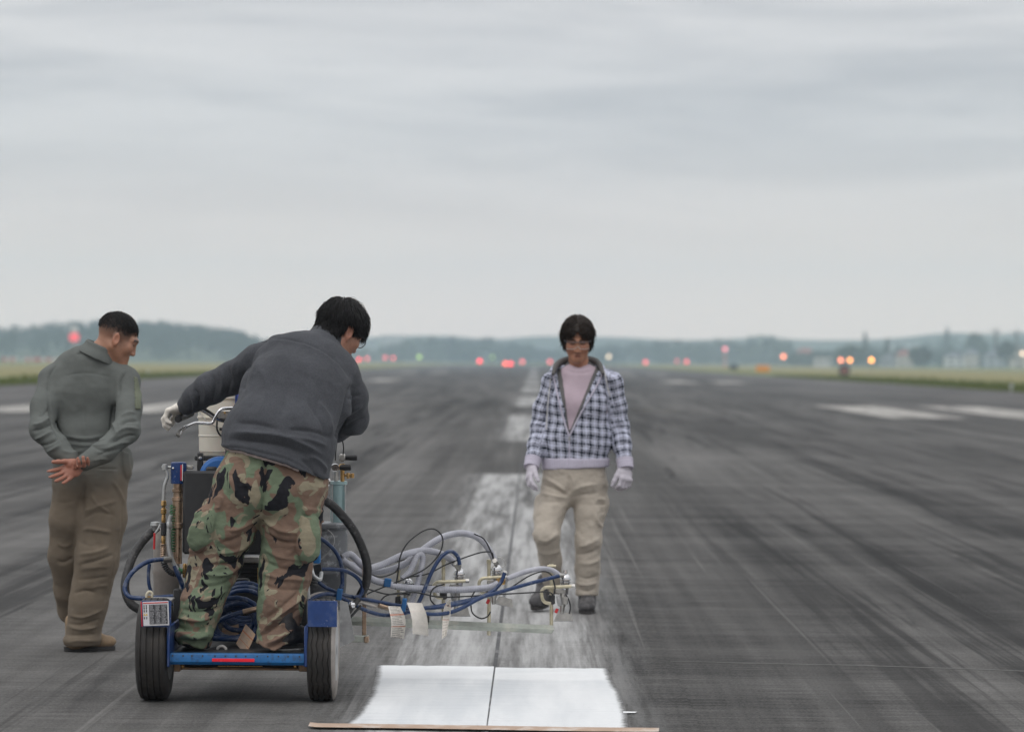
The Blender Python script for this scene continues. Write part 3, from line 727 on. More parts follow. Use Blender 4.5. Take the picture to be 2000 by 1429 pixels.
class Cloth:
    """a meshed garment: folds, seams and pockets are modelled into its surface before it becomes an object"""
    def __init__(s, sdf, step=.007, smooth=1, **kw):
        s.V, s.F = sdf.mesh(step, **kw)
        if smooth: s.V = relax(s.V, s.F, smooth)
        s.N = normals(s.V, s.F); s.px = PX(s.V); s.face = np.einsum('ij,ij->i', s.N, unit(CAM - s.V.mean(0))[None]) > -.15; s.d = np.zeros(len(s.V))
        s.edge = np.clip(np.abs(np.einsum('ij,ij->i', s.N, unit(CAM - s.V.mean(0))[None])) * 1.6 + .2, 0, 1)
    def fold(s, line, amp, wd=5, back=False, taper=True):
        """ridge (amp > 0) or crease along a line seen from the camera side"""
        L = spline([np.array(q, float) for q in line], 6) if len(line) > 2 else line
        e, t = polydist(s.px, L); g = (np.exp(-(e / wd) ** 2) * .55 + np.exp(-np.abs(e) / (wd * .55)) * .5) * amp
        if taper: g *= np.clip(np.sin(np.pi * np.clip(t, .02, .98)) * 1.6, 0, 1)
        s.d += np.where(s.face, g, 0); return s
    def patch(s, poly, amp, soft=2.5):
        e, _ = polydist(s.px, poly + [poly[0]]); i = inpoly(s.px, poly); sd = np.where(i, -e, e)
        s.d += np.where(s.face, amp * np.clip(.5 - sd / (2 * soft), 0, 1), 0); return s
    def extract(s, poly, lift):
        """the piece of the garment inside a pixel outline, as a thin layer lying on it"""
        V = s.V + s.N * (s.d + lift)[:, None]; ok = inpoly(s.px, poly) & s.face; k = ok[s.F].all(1); Fc = s.F[k]; u, inv = np.unique(Fc, return_inverse=True); Fc = inv.reshape(-1, 4); V = V[u]; N = s.N[u]; n = len(V)
        e = {}
        for q in Fc:
            for i in range(4): a, b = q[i], q[(i + 1) % 4]; e[(a, b)] = 1
        rim = [(a, b, b + n, a + n)[::-1] for a, b in e if (b, a) not in e]
        return np.concatenate((V, V - N * (lift + .002))), np.concatenate((Fc, Fc[:, ::-1] + n, np.array(rim)))
    def waves(s, fn):
        s.d += fn(s.V, s.N); return s
    def done(s, name, m, parent, attr=None, ang=None, colr=None):
        V = s.V + s.N * s.d[:, None]
        return rawmesh(name, V, s.F, m, parent, attr, colr)
def rawmesh(name, V, Fc, m, parent=None, attr=None, colr=None, loc=None):
    me = bpy.data.meshes.new(name); me.vertices.add(len(V)); me.vertices.foreach_set('co', V.astype(np.float32).ravel())
    me.loops.add(4 * len(Fc)); me.loops.foreach_set('vertex_index', Fc.astype(np.int32).ravel())
    me.polygons.add(len(Fc)); me.polygons.foreach_set('loop_start', np.arange(0, 4 * len(Fc), 4, dtype=np.int32)); me.polygons.foreach_set('use_smooth', np.ones(len(Fc), bool))
    me.update(calc_edges=True); me.validate()
    if attr is not None: a = me.attributes.new('uvw', 'FLOAT_VECTOR', 'POINT'); a.data.foreach_set('vector', attr.astype(np.float32).ravel())
    if colr is not None:
        a = me.attributes.new('tone', 'FLOAT_COLOR', 'POINT'); c4 = np.ones((len(V), 4), np.float32); c4[:, :3] = colr; a.data.foreach_set('color', c4.ravel())
    return link(name, me, m, parent, loc)

# ------------------------------------------------------------------ heads and hands
def frame(yaw, pitch, roll=0):
    """head axes: columns right, forward, up; yaw 0 looks along the runway, + turns right; pitch + looks down"""
    return np.array(Matrix.Rotation(-R(yaw), 3, 'Z') @ Matrix.Rotation(-R(pitch), 3, 'X') @ Matrix.Rotation(R(roll), 3, 'Y'))
def head(S, c, Rm, sc=1.0, ears=True):
    T = lambda x, y, z: c + sc * (Rm @ vec(x, y, z))
    E = lambda p, r, k=.02, op=1, rot=None: S.ell(T(*p), sc * vec(*r), Rm if rot is None else Rm @ rot, k * sc, op)
    K = lambda a, b, ra, rb, k=.02: S.cone(T(*a), T(*b), ra * sc, rb * sc, k * sc)
    E((0, -.014, .034), (.074, .097, .086)); E((0, .035, -.035), (.058, .056, .080), .03)
    for q in (-1, 1):
        K((q * .053, -.008, -.050), (q * .014, .066, -.103), .024, .020, .03); E((q * .040, .060, -.028), (.024, .024, .024), .03)
        K((q * .007, .090, .021), (q * .048, .070, .018), .010, .008, .018)
        E((q * .031, .094, -.001), (.019, .015, .012), .012, -1); E((q * .031, .0755, -.002), (.0125, .0125, .0125), .003)
        K((q * .018, .0835, .0055), (q * .045, .0775, .004), .0048, .004, .004)
        E((q * .011, .0965, -.045), (.010, .011, .008), .008)
        if ears:
            a = np.array(Matrix.Rotation(-q * R(22), 3, 'Z') @ Matrix.Rotation(R(12), 3, 'X'))
            E((q * .079, -.012, -.010), (.008, .020, .033), .008, 1, a); E((q * .088, -.008, -.007), (.007, .011, .020), .006, -1, a); E((q * .077, -.004, -.038), (.006, .009, .010), .006)
    E((0, .077, -.106), (.021, .018, .018), .025); E((0, .066, -.076), (.027, .022, .027), .02)
    K((0, .087, .010), (0, .1035, -.040), .009, .0110, .012)
    K((-.015, .0885, -.0695), (.015, .0885, -.0695), .0062, .0062, .006); K((-.014, .0885, -.0815), (.014, .0885, -.0815), .0075, .0075, .006)
    E((0, .0985, -.0755), (.017, .006, .0012), .003, -1)
    return T
def skin_tone(V, c, Rm, sc, base, fade=None, beard=.0):
    """lips, brows, eyes and close-cut hair are colours the skin itself has; the line between the lips is painted shade"""
    L = ((V - c) @ Rm) / sc; col_ = np.tile(np.array(base, float), (len(V), 1)); x, y, z = L[:, 0], L[:, 1], L[:, 2]; ax = np.abs(x); hd = (np.linalg.norm(L, axis=1) < .16)
    def put(m, c2, a=1.0):
        m = np.clip(m, 0, 1)[:, None] * a * hd[:, None]; col_[:] = col_ * (1 - m) + np.array(c2) * m
    G_ = lambda d, w_: np.exp(-(d / w_) ** 2)
    put(G_(ax, .019) ** 2 * G_(z + .0755, .0075) * (y > .07) * 1.3, (base[0] * .72, base[1] * .40, base[2] * .44), .9)
    put((ax < .019) * G_(z + .0755 + 9 * x * x, .0024) * (y > .07) * 1.2, (.06, .022, .02), .85)  # shade in the crease between the lips, painted as a dark line
    put((y > .045) * (ax > .010) * (ax < .056) * G_(z - (.024 - .0035 * ((ax - .03) / .02) ** 2), .0052) * 1.3, (.012, .009, .008), .93)
    put((y > .05) * G_(ax - .031, .012) ** .7 * G_(z + .002, .0052) * 1.7, (.016, .012, .010), .92)
    put(G_(ax, .03) * G_(z + .057, .010) * (y > .07) + G_(ax, .025) * G_(z + .105, .014) * (y > .05), (base[0] * .42, base[1] * .40, base[2] * .42), beard)
    put(G_(z + .03, .03) * G_(ax - .04, .02) * (y > .04), (base[0] * 1.08, base[1] * .86, base[2] * .82), .5)
    put((ax > .075) * G_(z + .01, .05), (base[0] * 1.05, base[1] * .80, base[2] * .75), .6)
    if fade is not None: put(fade(x, y, z), (.030, .024, .021), .9)
    return col_
def hand(S, wrist, d, n, thumb, curl=(25, 30, 34, 38), spread=4, sc=1.0, grow=0.0, tcurl=20, tout=38, first=None, k=.006):
    """d = towards the fingers, n = out of the palm, thumb = side of the thumb; fingers bend towards n"""
    d = unit(d); n = unit(n - d * np.dot(n, d)); s = np.cross(d, n); s = s if np.dot(s, thumb) > 0 else -s; w0 = np.array(wrist, float); g = grow
    P = lambda a, b, c: w0 + sc * (a * d + b * s + c * n)
    S.ecn(P(-.01, 0, 0), P(.035, .002, 0), (.030 * sc + g, .020 * sc + g), (.038 * sc + g, .017 * sc + g), s, .012)
    S.ecn(P(.035, .002, 0), P(.078, 0, -.002), (.038 * sc + g, .016 * sc + g), (.040 * sc + g, .013 * sc + g), s, .012)
    S.ell(P(.040, .026, .010), (.024 * sc + g, .016 * sc + g, .016 * sc + g), np.stack((d, s, n), 1), .012)
    for i, (off, ln, rr) in enumerate(((.030, (.041, .025, .020), .0098), (.010, (.045, .029, .021), .0100), (-.0105, (.042, .027, .021), .0094), (-.030, (.033, .020, .018), .0084))):
        p = P(.082 - abs(i - 1.2) * .004, off, -.001); fd = unit(d + s * math.tan(R((1.4 - i) * spread))); a = 0; r0 = rr * sc + g; c_ = curl[i]
        for j, l in enumerate(ln):
            a += R(c_ * (.75, 1.0, .62)[j]) if not (first and j == 0) else R(first[i])
            q = p + sc * l * (math.cos(a) * fd + math.sin(a) * n); r1 = r0 * (.93, .9, .82)[j]; S.cone(p, q, r0, r1, k); p = q; r0 = r1
    p = P(.022, .030, .008); a = R(tout); td = unit(math.cos(a) * d + math.sin(a) * s + .25 * n); r0 = .0125 * sc + g
    for j, l in enumerate((.042, .032, .026)):
        q = p + sc * l * td; S.cone(p, q, r0, r0 * .9, .009); p = q; r0 *= .9; td = unit(td + math.tan(R(tcurl)) * (n * .7 - s * .5))
def strands(seed, roots, dirs, length, width, m, name, parent, droop=.0, lift=.006, seg=4, taper=.25, push=None, fine=3, jit=.12):
    """hair as many tapered locks lying along the scalp"""
    rn = np.random.RandomState(seed); b = MB()
    for p, dn in zip(roots, dirs):
        nrm, fl = dn; L = length * rn.uniform(.6, 1.15); wd = width * rn.uniform(.6, 1.3); f = unit(fl + rn.normal(0, jit, 3)); pts = []; q = np.array(p)
        for k in range(seg + 1):
            pts.append(q + nrm * lift * math.sin(math.pi * (.12 + .6 * k / seg)) * rn.uniform(.7, 1.4)); q = q + f * L / seg; f = unit(f + np.array((0, 0, -droop)) - nrm * .10)
            if push is not None: q = push(q)
        b.tube(pts, [wd * (1 - (1 - taper) * (k / seg) ** 1.5) for k in range(seg + 1)], fine, caps=False)
    return b.build(name, m, parent, ang=None, fix=False)
# ------------------------------------------------------------------ cloth, skin, hair
def cloth_mat(name, c, weave=900, fuzz=.1, rough=.92, sheen=.04, bump=.25, wr=9, wa=.35, var=.12):
    m, t = newmat(name); o = t.coord()
    k = t.ramp(t.noise(o, 5, 5, .65), .3, .7, 1 - var, 1 + var, False); k2 = t.ramp(t.noise(o, weave * .4, 2, .6), .25, .75, 1 - fuzz, 1 + fuzz, False)
    kk = t.m('MULTIPLY', k, k2)
    cc = t.mix(1.0, c if isinstance(c, bpy.types.NodeSocket) else c, t.comb(kk, kk, kk), 'MULTIPLY')
    h = t.m('ADD', t.m('MULTIPLY', t.noise(t.scale(o, (1, 1, 2.2)), wr, 4, .6, .8), wa), t.m('MULTIPLY', t.noise(o, weave, 2), .06))
    t.principled(cc, rough, 0, t.bump(h, bump, .03), **{'Sheen Weight': sheen, 'Sheen Roughness': .5, 'Specular IOR Level': .2}); return m
M_fleece = cloth_mat('grey_fleece', (.060, .063, .071), 420, .22, .97, .06, .26, 14, .22, .16)
M_under = cloth_mat('pale_undershirt', (.40, .33, .31)); M_glove = cloth_mat('white_work_glove', (.72, .68, .61), 500, .14, bump=.3, wr=30, wa=.2)
M_glove2 = cloth_mat('pale_knit_glove', (.50, .47, .52), 500, .14, bump=.3, wr=30, wa=.2)
M_shirt = cloth_mat('pale_pink_shirt', (.46, .37, .42), 700, .08, bump=.2, wr=8); M_lining = cloth_mat('grey_lining', (.125, .122, .120), 500)
M_white_rib = cloth_mat('white_ribbing', (.50, .47, .56), 400); M_cord = cloth_mat('white_cord', (.52, .51, .52), 400)
M_khaki = cloth_mat('khaki_cotton', (.420, .375, .318), 800, .10, bump=.28, wr=16, wa=.40, var=.14)
M_tan_boot = mat('tan_suede', (.26, .185, .115), .9, var=.25, vs=20, bump=.3); M_sole = mat('dark_sole', (.03, .028, .027), .8)
M_boot = mat('black_boot_leather', (.022, .021, .022), .55, var=.3, vs=18, bump=.3, dirt=(.12, .11, .10), dirt_amt=.4); M_gboot = mat('grey_suede_shoe', (.060, .058, .060), .85, var=.4, vs=18, bump=.3, dirt=(.16, .15, .15), dirt_amt=.5)
# coverall: sage grey above, khaki tinted below the waist
m, t = newmat('coverall_twill'); o = t.coord(); z = t.sep(o)[2]
c0 = t.mix(t.ramp(t.m('ADD', z, t.m('MULTIPLY', t.noise(o, 4, 3), .25)), .90, 1.18), (.172, .140, .105), (.130, .140, .132))
k = t.ramp(t.noise(o, 6, 5, .65), .3, .7, .85, 1.14, False); c0 = t.mix(1, c0, t.comb(k, k, k), 'MULTIPLY')
h = t.m('ADD', t.m('MULTIPLY', t.noise(t.scale(o, (1, 1, 2.4)), 12, 5, .6, 1.0), .40), t.m('MULTIPLY', t.noise(o, 500, 2), .05))
t.principled(c0, .9, 0, t.bump(h, .13, .03), **{'Specular IOR Level': .2}); M_cover = m
# woodland camouflage
m, t = newmat('woodland_camouflage'); o = t.coord()
P_ = t.scale(o, (1, 1, .80))
n1 = t.noise(t.scale(P_, (1, 1, 1), (1.7, 0, 3.2)), 5.6, 2.0, .5, 1.0); n2 = t.noise(t.scale(P_, (1, 1, 1.25), (6.3, 1, 5.2)), 6.4, 2.2, .5, 1.6); n3 = t.noise(t.scale(P_, (1, 1, .8), (4.6, 3, 8.3)), 6.6, 2.6, .55, 2.0)
e = lambda n, a: t.ramp(n, a - .006, a + .006)
cc = t.mix(e(n1, .500), (.190, .128, .095), (.150, .190, .125))
cc = t.mix(t.m('MULTIPLY', e(n2, .585), 1), cc, (.265, .235, .165))
cc = t.mix(e(n3, .568), cc, (.017, .017, .021))
k = t.ramp(t.noise(o, 9, 5, .65), .3, .7, .82, 1.14, False); cc = t.mix(1, cc, t.comb(k, k, k), 'MULTIPLY')
h = t.m('ADD', t.m('MULTIPLY', t.noise(t.scale(o, (1, 1, 2)), 15, 5, .6, 1.0), .40), t.m('MULTIPLY', t.noise(o, 600, 2), .05))
t.principled(cc, .92, 0, t.bump(h, .45, .03), **{'Specular IOR Level': .2, 'Sheen Weight': .0}); M_camo = m
# tartan check of the hooded jacket, following body and sleeves through the uvw attribute
m, t = newmat('checked_cotton'); o = t.coord(); wv_ = t.m('MULTIPLY', t.m('SUBTRACT', t.noise(o, 13, 3, .6), .5), .022); ww_ = t.m('MULTIPLY', t.m('SUBTRACT', t.noise(t.scale(o, (1, 1, 1), (5, 5, 5)), 13, 3, .6), .5), .022); u0 = t.sep(t.attr('uvw')); u = (t.m('ADD', u0[0], wv_), u0[1], t.m('ADD', u0[2], ww_))
def stripes(c_, per, wd, ph=0.):
    f = t.m('FRACT', t.m('ADD', t.m('DIVIDE', c_, per), ph)); d = t.m('ABSOLUTE', t.m('SUBTRACT', f, .5)); hw = wd / per / 2
    return t.ramp(d, hw + .02, hw - .02)
PER = .052
a = t.m('MAXIMUM', t.m('MULTIPLY', stripes(u[0], PER, .0165), .85), t.m('MAXIMUM', t.m('MULTIPLY', stripes(u[0], PER, .006, .30), .5), t.m('MULTIPLY', stripes(u[0], PER, .006, .70), .5)))
b_ = t.m('MAXIMUM', t.m('MULTIPLY', stripes(u[2], PER, .0165), .85), t.m('MAXIMUM', t.m('MULTIPLY', stripes(u[2], PER, .006, .30), .5), t.m('MULTIPLY', stripes(u[2], PER, .006, .70), .5)))
lin = t.m('ADD', t.m('MULTIPLY', t.m('ADD', a, b_), .60), t.m('MULTIPLY', t.m('MULTIPLY', a, b_), .42), clamp=True)
cc = t.mix(lin, (.58, .60, .73), (.007, .012, .022)); h = t.m('ADD', t.m('MULTIPLY', t.noise(o, 14, 5, .6, 1.0), .4), t.m('MULTIPLY', t.noise(o, 600, 2), .05))
t.principled(cc, .92, 0, t.bump(h, .35, .03), **{'Specular IOR Level': .2}); M_plaid = m
m, t = newmat('skin'); o = t.coord(); c0 = t.attr('tone', 'Color'); k = t.ramp(t.noise(o, 70, 4, .6), .3, .7, .9, 1.09, False)
cc = t.mix(1, c0, t.comb(k, k, k), 'MULTIPLY')
t.principled(cc, .48, 0, t.bump(t.noise(o, 300, 3), .12, .004), **{'Subsurface Weight': .12, 'Subsurface Radius': (.012, .005, .003), 'Subsurface Scale': .6}); M_skin = m
def hair_mat(name, c):
    m, t = newmat(name); o = t.coord(); k = t.ramp(t.noise(o, 160, 3, .6), .3, .7, .5, 1.6, False)
    t.principled(t.mix(1, c, t.comb(k, k, k), 'MULTIPLY'), .42, 0, t.bump(t.noise(o, 220, 2), .3, .004), **{'Specular IOR Level': .28}); return m
M_hair = hair_mat('black_hair', (.013, .012, .012)); M_bhair = hair_mat('dark_brown_hair', (.020, .012, .008))
M_frame = mat('spectacle_frame', (.015, .015, .017), .35)
m, t = newmat('clear_lens'); nd = t.principled((.9, .93, .95), .04, **{'Transmission Weight': 1.0, 'IOR': 1.05, 'Alpha': .35}); M_lens = m

def hair_cap(c, Rm, sc, grow, line, step=.004, cfn=None, ears=True):
    """scalp of hair cut along the hairline: line = ([y...], [z...]) in head axes"""
    S = SDF(); T = lambda x, y, z: c + sc * (Rm @ vec(x, y, z))
    S.ell(T(0, -.014, .034), sc * vec(.074 + grow, .097 + grow, .086 + grow * 1.1), Rm, .02); S.ell(T(0, -.035, -.03), sc * vec(.062 + grow, .060 + grow, .060), Rm, .02)
    def cut(P):
        L = ((P - c) @ Rm) / sc; z0 = np.interp(L[..., 1], *line); q = (z0 - L[..., 2]) * sc
        if ears: q = np.maximum(q, np.where(np.abs(L[..., 0]) > .05, (.030 - np.sqrt((L[..., 1] + .008) ** 2 + ((L[..., 2] + .012) * .8) ** 2)) * sc, -1))
        if cfn is not None: q = np.maximum(q, cfn(L) * sc)
        return q
    V, Fc = S.mesh(step, cut=cut); return relax(V, Fc, 1), Fc
def hair_flow(V, Fc, c, Rm, sc, whorl, n, seed, grav=.35, fwd=.2, sel=None):
    N = normals(V, Fc); L = ((V - c) @ Rm) / sc; ok = (np.linalg.norm(L - vec(0, -.014, .02), axis=1) > .074) & (N @ Rm[:, 2] > -.35)
    if sel is not None: ok &= sel(L)
    ids = np.where(ok)[0]; rs = np.random.RandomState(seed); ids = rs.choice(ids, n); wv = c + sc * (Rm @ vec(*whorl)); out = []
    for i in ids:
        f = unit(V[i] - wv) + grav * -Rm[:, 2] * .6 + np.array((0, 0, -grav * .4)) + fwd * Rm[:, 1]; f = f - N[i] * f.dot(N[i]); out.append((N[i], unit(f + 1e-6)))
    return V[ids], out
def merge_meshes(name, objs, m, parent):
    """several shapes of one lock of hair become one mesh"""
    b = MB()
    for V, Fc in objs: b.add(V, Fc)
    return b
def boot(S, heel, d, L=.29, h=.10, up=None, w=.046):
    """shoe standing with its heel at the ground point heel, toe along d"""
    d = unit(d); u = vec(0, 0, 1) if up is None else unit(up); u = unit(u - d * u.dot(d)); s = np.cross(d, u); P = lambda a, b, c: heel + a * d + b * s + c * u
    S.ecn(P(.045, 0, .040), P(L * .62, 0, .038), (w * .86, .042), (w, .036), s, .02); S.ell(P(L * .76, 0, .034), (L * .22, w, .034), np.stack((d, s, u), 1), .02)
    S.cone(P(.06, 0, .05), P(.052, 0, h + .04), .050, .050, .03); S.ecn(P(.06, 0, .10), P(L * .60, 0, .052), (.038, .03), (.036, .03), s, .03)
def sole(heel, d, L=.30, w=.05, up=None):
    d = unit(d); u = vec(0, 0, 1) if up is None else unit(up); u = unit(u - d * u.dot(d)); s = np.cross(d, u); pts = []
    for k in range(24):
        a = 2 * math.pi * k / 24; x = L / 2 + L / 2 * math.cos(a); y = w * math.sin(a) * (1.0 if math.cos(a) > -.2 else .82) * (1 + .06 * math.cos(a)); pts.append(heel + d * (x - .004) + s * y + u * .002)
    b = MB(); b.prism(pts, u * .022); return b

def collar(name, a, b, r0, r1, th, m, parent, dip=0.0, open_=0.0):
    """standing collar: a wall of cloth round the neck from a up to b, with a turned top edge and a seam at its foot"""
    d = unit(b - a); h = np.linalg.norm(b - a); q = MB()
    prof = [(r0 - th, 0), (r0 + .004, -.002), (r0 + .002, .006)] + [(r0 + (r1 - r0) * k + .003 * math.sin(k * 7), .006 + (h - .010) * k) for k in (.25, .5, .75, 1)] + [(r1 - th * .4, h + .003), (r1 - th, h - .004), (r0 - th, h * .4)]
    q.lathe(prof, a, d, 40, closed=True); return q.build(name, m, parent)
# ------------------------------------------------------------------ the operator standing on the machine (back view)
ob = W(480, 1276, 15.05); RO = vec(ob[0], 15.05, .225)
hc = W(667, 646, 15.50); HR = frame(50, 30, 4); HS = 1.03
S = SDF(); head(S, hc, HR, HS); PL = lambda *a: W(*a)
S.cone(hc + HS * (HR @ vec(0, -.030, -.06)), PL(636, 676, 15.45), .056, .064, .03)
S.ecn(PL(605, 700, 15.42), PL(560, 815, 15.22), (.17, .10), (.16, .10), (1, 0, -.15), .05); S.ecn(PL(560, 815, 15.22), PL(532, 915, 15.1), (.16, .10), (.165, .11), (1, 0, -.1), .05)
S.cone(PL(600, 700, 15.42), PL(636, 676, 15.45), .07, .06, .05)
LA = [PL(515, 700, 15.42), PL(413, 757, 15.53), PL(366, 792, 15.66)]; RA = [PL(664, 728, 15.38), PL(690, 820, 15.5), PL(612, 842, 15.74)]
for A in (LA, RA): S.chain([A[0], A[1], A[2]], [.055, .042, .029], .03); S.cone(A[0], PL(600, 705, 15.42), .055, .07, .05)
LL = [PL(470, 935, 15.08), PL(420, 1098, 15.14), PL(379, 1245, 15.08)]; RL = [PL(585, 935, 15.08), PL(558, 1108, 15.12), PL(537, 1245, 15.06)]
for A in (LL, RL): S.chain(A, [.085, .058, .042], .04); S.cone(A[2], A[2] + vec(.02, .10, -.06), .04, .035, .02)
LH = dict(wrist=PL(361, 792, 15.66), d=(-.80, .15, -.30), n=(.10, -.05, -1), thumb=(.1, 1, 0), curl=(44, 48, 52, 55), first=(28, 34, 40, 46), tcurl=25, tout=25, sc=1.0)
RH = dict(wrist=RA[2], d=(-.5, .55, .0), n=(.2, .25, -1), thumb=(-1, -.2, 0), curl=(52, 55, 58, 60), tcurl=30, tout=30)
hand(S, **LH); hand(S, **RH)
hb_ = [(hc - .17, hc + .15, .0038), (LH['wrist'] - vec(.12, .03, .12), LH['wrist'] + vec(.06, .2, .06), .0042)]
V, Fc = S.mesh(.011, fine=hb_, cut=lambda P: .262 - P[..., 2]); V = relax(V, Fc, 1)
person = rawmesh('person', V, Fc, M_skin, None, None, skin_tone(V, hc, HR, HS, (.33, .170, .115), beard=.25), RO)
tag(person, 'operator in grey fleece and camouflage trousers leaning over the striping machine, seen from behind', 'person')
OP = person
# fleece jacket
hem = np.array([(398, 884), (432, 880), (470, 880), (515, 890), (560, 902), (600, 922), (630, 940), (660, 946)], float); hw = np.array([W(x, y, 14.98) for x, y in hem])
hw2 = np.array([W(x, y, 15.25) for x, y in hem])
def jcut(P, dz=0.0): return np.interp(P[..., 0], hw[:, 0], hw[:, 2]) + dz - P[..., 2] + (P[..., 1] - 14.98) * .10
def jhem(P): return -jcut(P)
def jacket(g=0.0):
    S = SDF(); lat = (1, -.05, -.16)
    S.ecn(PL(536, 925, 15.10), PL(545, 855, 15.14), (.246 - g, .195 - g), (.240 - g, .185 - g), lat, .05); S.ecn(PL(545, 855, 15.14), PL(580, 765, 15.27), (.240 - g, .185 - g), (.232 - g, .158 - g), lat, .05)
    S.ecn(PL(580, 765, 15.27), PL(603, 708, 15.37), (.232 - g, .158 - g), (.190 - g, .125 - g), lat, .06); S.ecn(PL(603, 708, 15.37), PL(628, 678, 15.43), (.180 - g, .110 - g), (.090 - g, .085 - g), lat, .06)
    return S
S = jacket()
S.chain([PL(540, 700, 15.40), PL(508, 708, 15.42), PL(455, 737, 15.48), PL(411, 758, 15.53), PL(384, 777, 15.59), PL(364, 793, 15.645)], [.092, .083, .071, .068, .056, .042], .035)
S.chain([PL(640, 716, 15.38), PL(664, 728, 15.38), PL(684, 776, 15.43), PL(689, 818, 15.5), PL(655, 836, 15.62), PL(618, 842, 15.72)], [.09, .082, .073, .066, .058, .045], .035)
S.cone(PL(632, 676, 15.445), PL(638, 667, 15.46), .084, .080, .012)
Cj = Cloth(S, .0060, 1, cut=jcut)
c_ = Cj
c_.fold([(522, 661), (577, 665), (623, 683), (654, 702), (679, 732), (684, 757)], -.0045, 2.2).fold([(522, 664), (577, 668), (623, 686), (654, 705)], .002, 3)
c_.fold([(607, 684), (600, 676), (616, 655)], -.002, 2)
c_.fold([(474, 757), (485, 715), (499, 680), (518, 663)], -.012, 4.5, taper=False).fold([(490, 745), (502, 705), (512, 680)], .006, 6).fold([(462, 740), (474, 705), (492, 682)], .006, 5)
c_.fold([(684, 757), (676, 795), (660, 852)], -.020, 6, taper=False).fold([(664, 745), (660, 790), (648, 835)], .008, 8)
for L, a, w_ in (([(443, 845), (490, 846), (548, 852), (600, 872), (636, 893)], .013, 8), ([(446, 858), (500, 862), (560, 872), (606, 893)], -.010, 6), ([(455, 826), (500, 828), (545, 838)], -.006, 6),
                 ([(552, 852), (600, 858), (640, 872)], .008, 6), ([(560, 838), (610, 842), (650, 856)], -.007, 5), ([(620, 780), (640, 815), (648, 850)], .008, 7), ([(596, 775), (625, 820), (640, 862)], -.006, 6),
                 ([(600, 890), (622, 900), (640, 925)], .010, 6), ([(588, 895), (610, 915), (625, 938)], -.008, 5), ([(500, 700), (520, 760), (500, 820)], .004, 10), ([(545, 690), (560, 760), (545, 820)], -.004, 14), ([(600, 720), (625, 770), (610, 830)], -.004, 12),
                 ([(445, 712), (452, 740), (440, 780)], -.007, 4), ([(428, 716), (436, 745), (428, 783)], .007, 5), ([(412, 728), (420, 752), (415, 788)], -.006, 4), ([(395, 740), (402, 765), (398, 792)], .006, 4), ([(380, 757), (388, 775), (385, 800)], -.007, 3.5), ([(372, 765), (379, 784), (376, 806)], .006, 3.5), ([(470, 700), (455, 725), (452, 770)], .006, 6),
                 ([(365, 772), (374, 790), (374, 808)], -.004, 2.5), ([(708, 790), (690, 800), (672, 815)], .006, 5), ([(714, 815), (694, 822), (668, 838)], -.007, 5), ([(705, 770), (690, 775), (682, 782)], -.005, 4), ([(712, 842), (690, 845), (664, 850)], .006, 5)):
    c_.fold(L, a * 1.7, w_ * .85)
c_.fold([tuple(q) for q in hem - (0, 5)], -.004, 1.8, taper=False).fold([tuple(q) for q in hem - (0, 11)], .003, 4, taper=False)
c_.fold([(619, 636), (640, 642), (660, 655), (672, 676)], -.004, 2, taper=False)
c_.waves(lambda V, N: (fbm(V * 8, 3) - .5) * .016 + (fbm(V * vec(22, 22, 22), 9, 2) - .5) * .005)
c_.done('fleece_jacket', M_fleece, OP)
collar('collar', PL(634, 672, 15.452), PL(650, 647, 15.502), .088, .084, .010, M_fleece, OP.children[-1])
Cloth(jacket(.012), .010, 1, cut=lambda P: np.maximum(jcut(P, -.014), np.maximum(jhem(P) - .03, P[..., 0] - W(585, 900, 15.0)[0]))).done('undershirt', M_under, OP)
# camouflage trousers
S = SDF()
S.ecn(PL(531, 880, 15.11), PL(532, 955, 15.09), (.205, .140), (.222, .150), (1, 0, -.10), .05)
S.chain([PL(474, 945, 15.09), PL(443, 1030, 15.12), PL(419, 1100, 15.14), PL(394, 1180, 15.09), PL(377, 1262, 15.05)], [.130, .124, .112, .094, .068], .03)
S.chain([PL(584, 945, 15.09), PL(566, 1030, 15.11), PL(557, 1110, 15.13), PL(548, 1190, 15.07), PL(536, 1268, 15.03)], [.128, .122, .114, .098, .086], .03)
S.ell(PL(397, 1030, 15.03), (.050, .05, .100), np.array(Matrix.Rotation(R(22), 3, 'Y')), .02); S.ell(PL(602, 1050, 15.02), (.045, .05, .10), None, .02)
S.ell(PL(374, 1240, 15.03), (.088, .08, .035), None, .02)
zb = .236
c_ = Cloth(S, .0060, 1, cut=lambda P: zb + .012 * np.sin(P[..., 0] * 40) - P[..., 2])
c_.fold([(519, 893), (515, 950), (509, 1004)], -.022, 4.5, taper=False).fold([(505, 900), (500, 960), (500, 1000)], .006, 7).fold([(533, 905), (528, 960), (520, 1000)], .006, 7)
c_.patch([(392, 978), (431, 966), (436, 972), (430, 992), (400, 1000), (384, 1012)], .010, 1.5).patch([(384, 1005), (428, 990), (408, 1075), (372, 1080), (364, 1060)], .012, 3)
c_.patch([(592, 988), (628, 994), (626, 1020), (604, 1010), (590, 1000)], .010, 1.5).patch([(588, 1008), (625, 1016), (622, 1085), (598, 1098), (578, 1085)], .012, 3)
c_.fold([(432, 905), (480, 897), (515, 900)], -.003, 2).fold([(528, 905), (570, 915), (612, 935)], -.003, 2)
rs = np.random.RandomState(5)
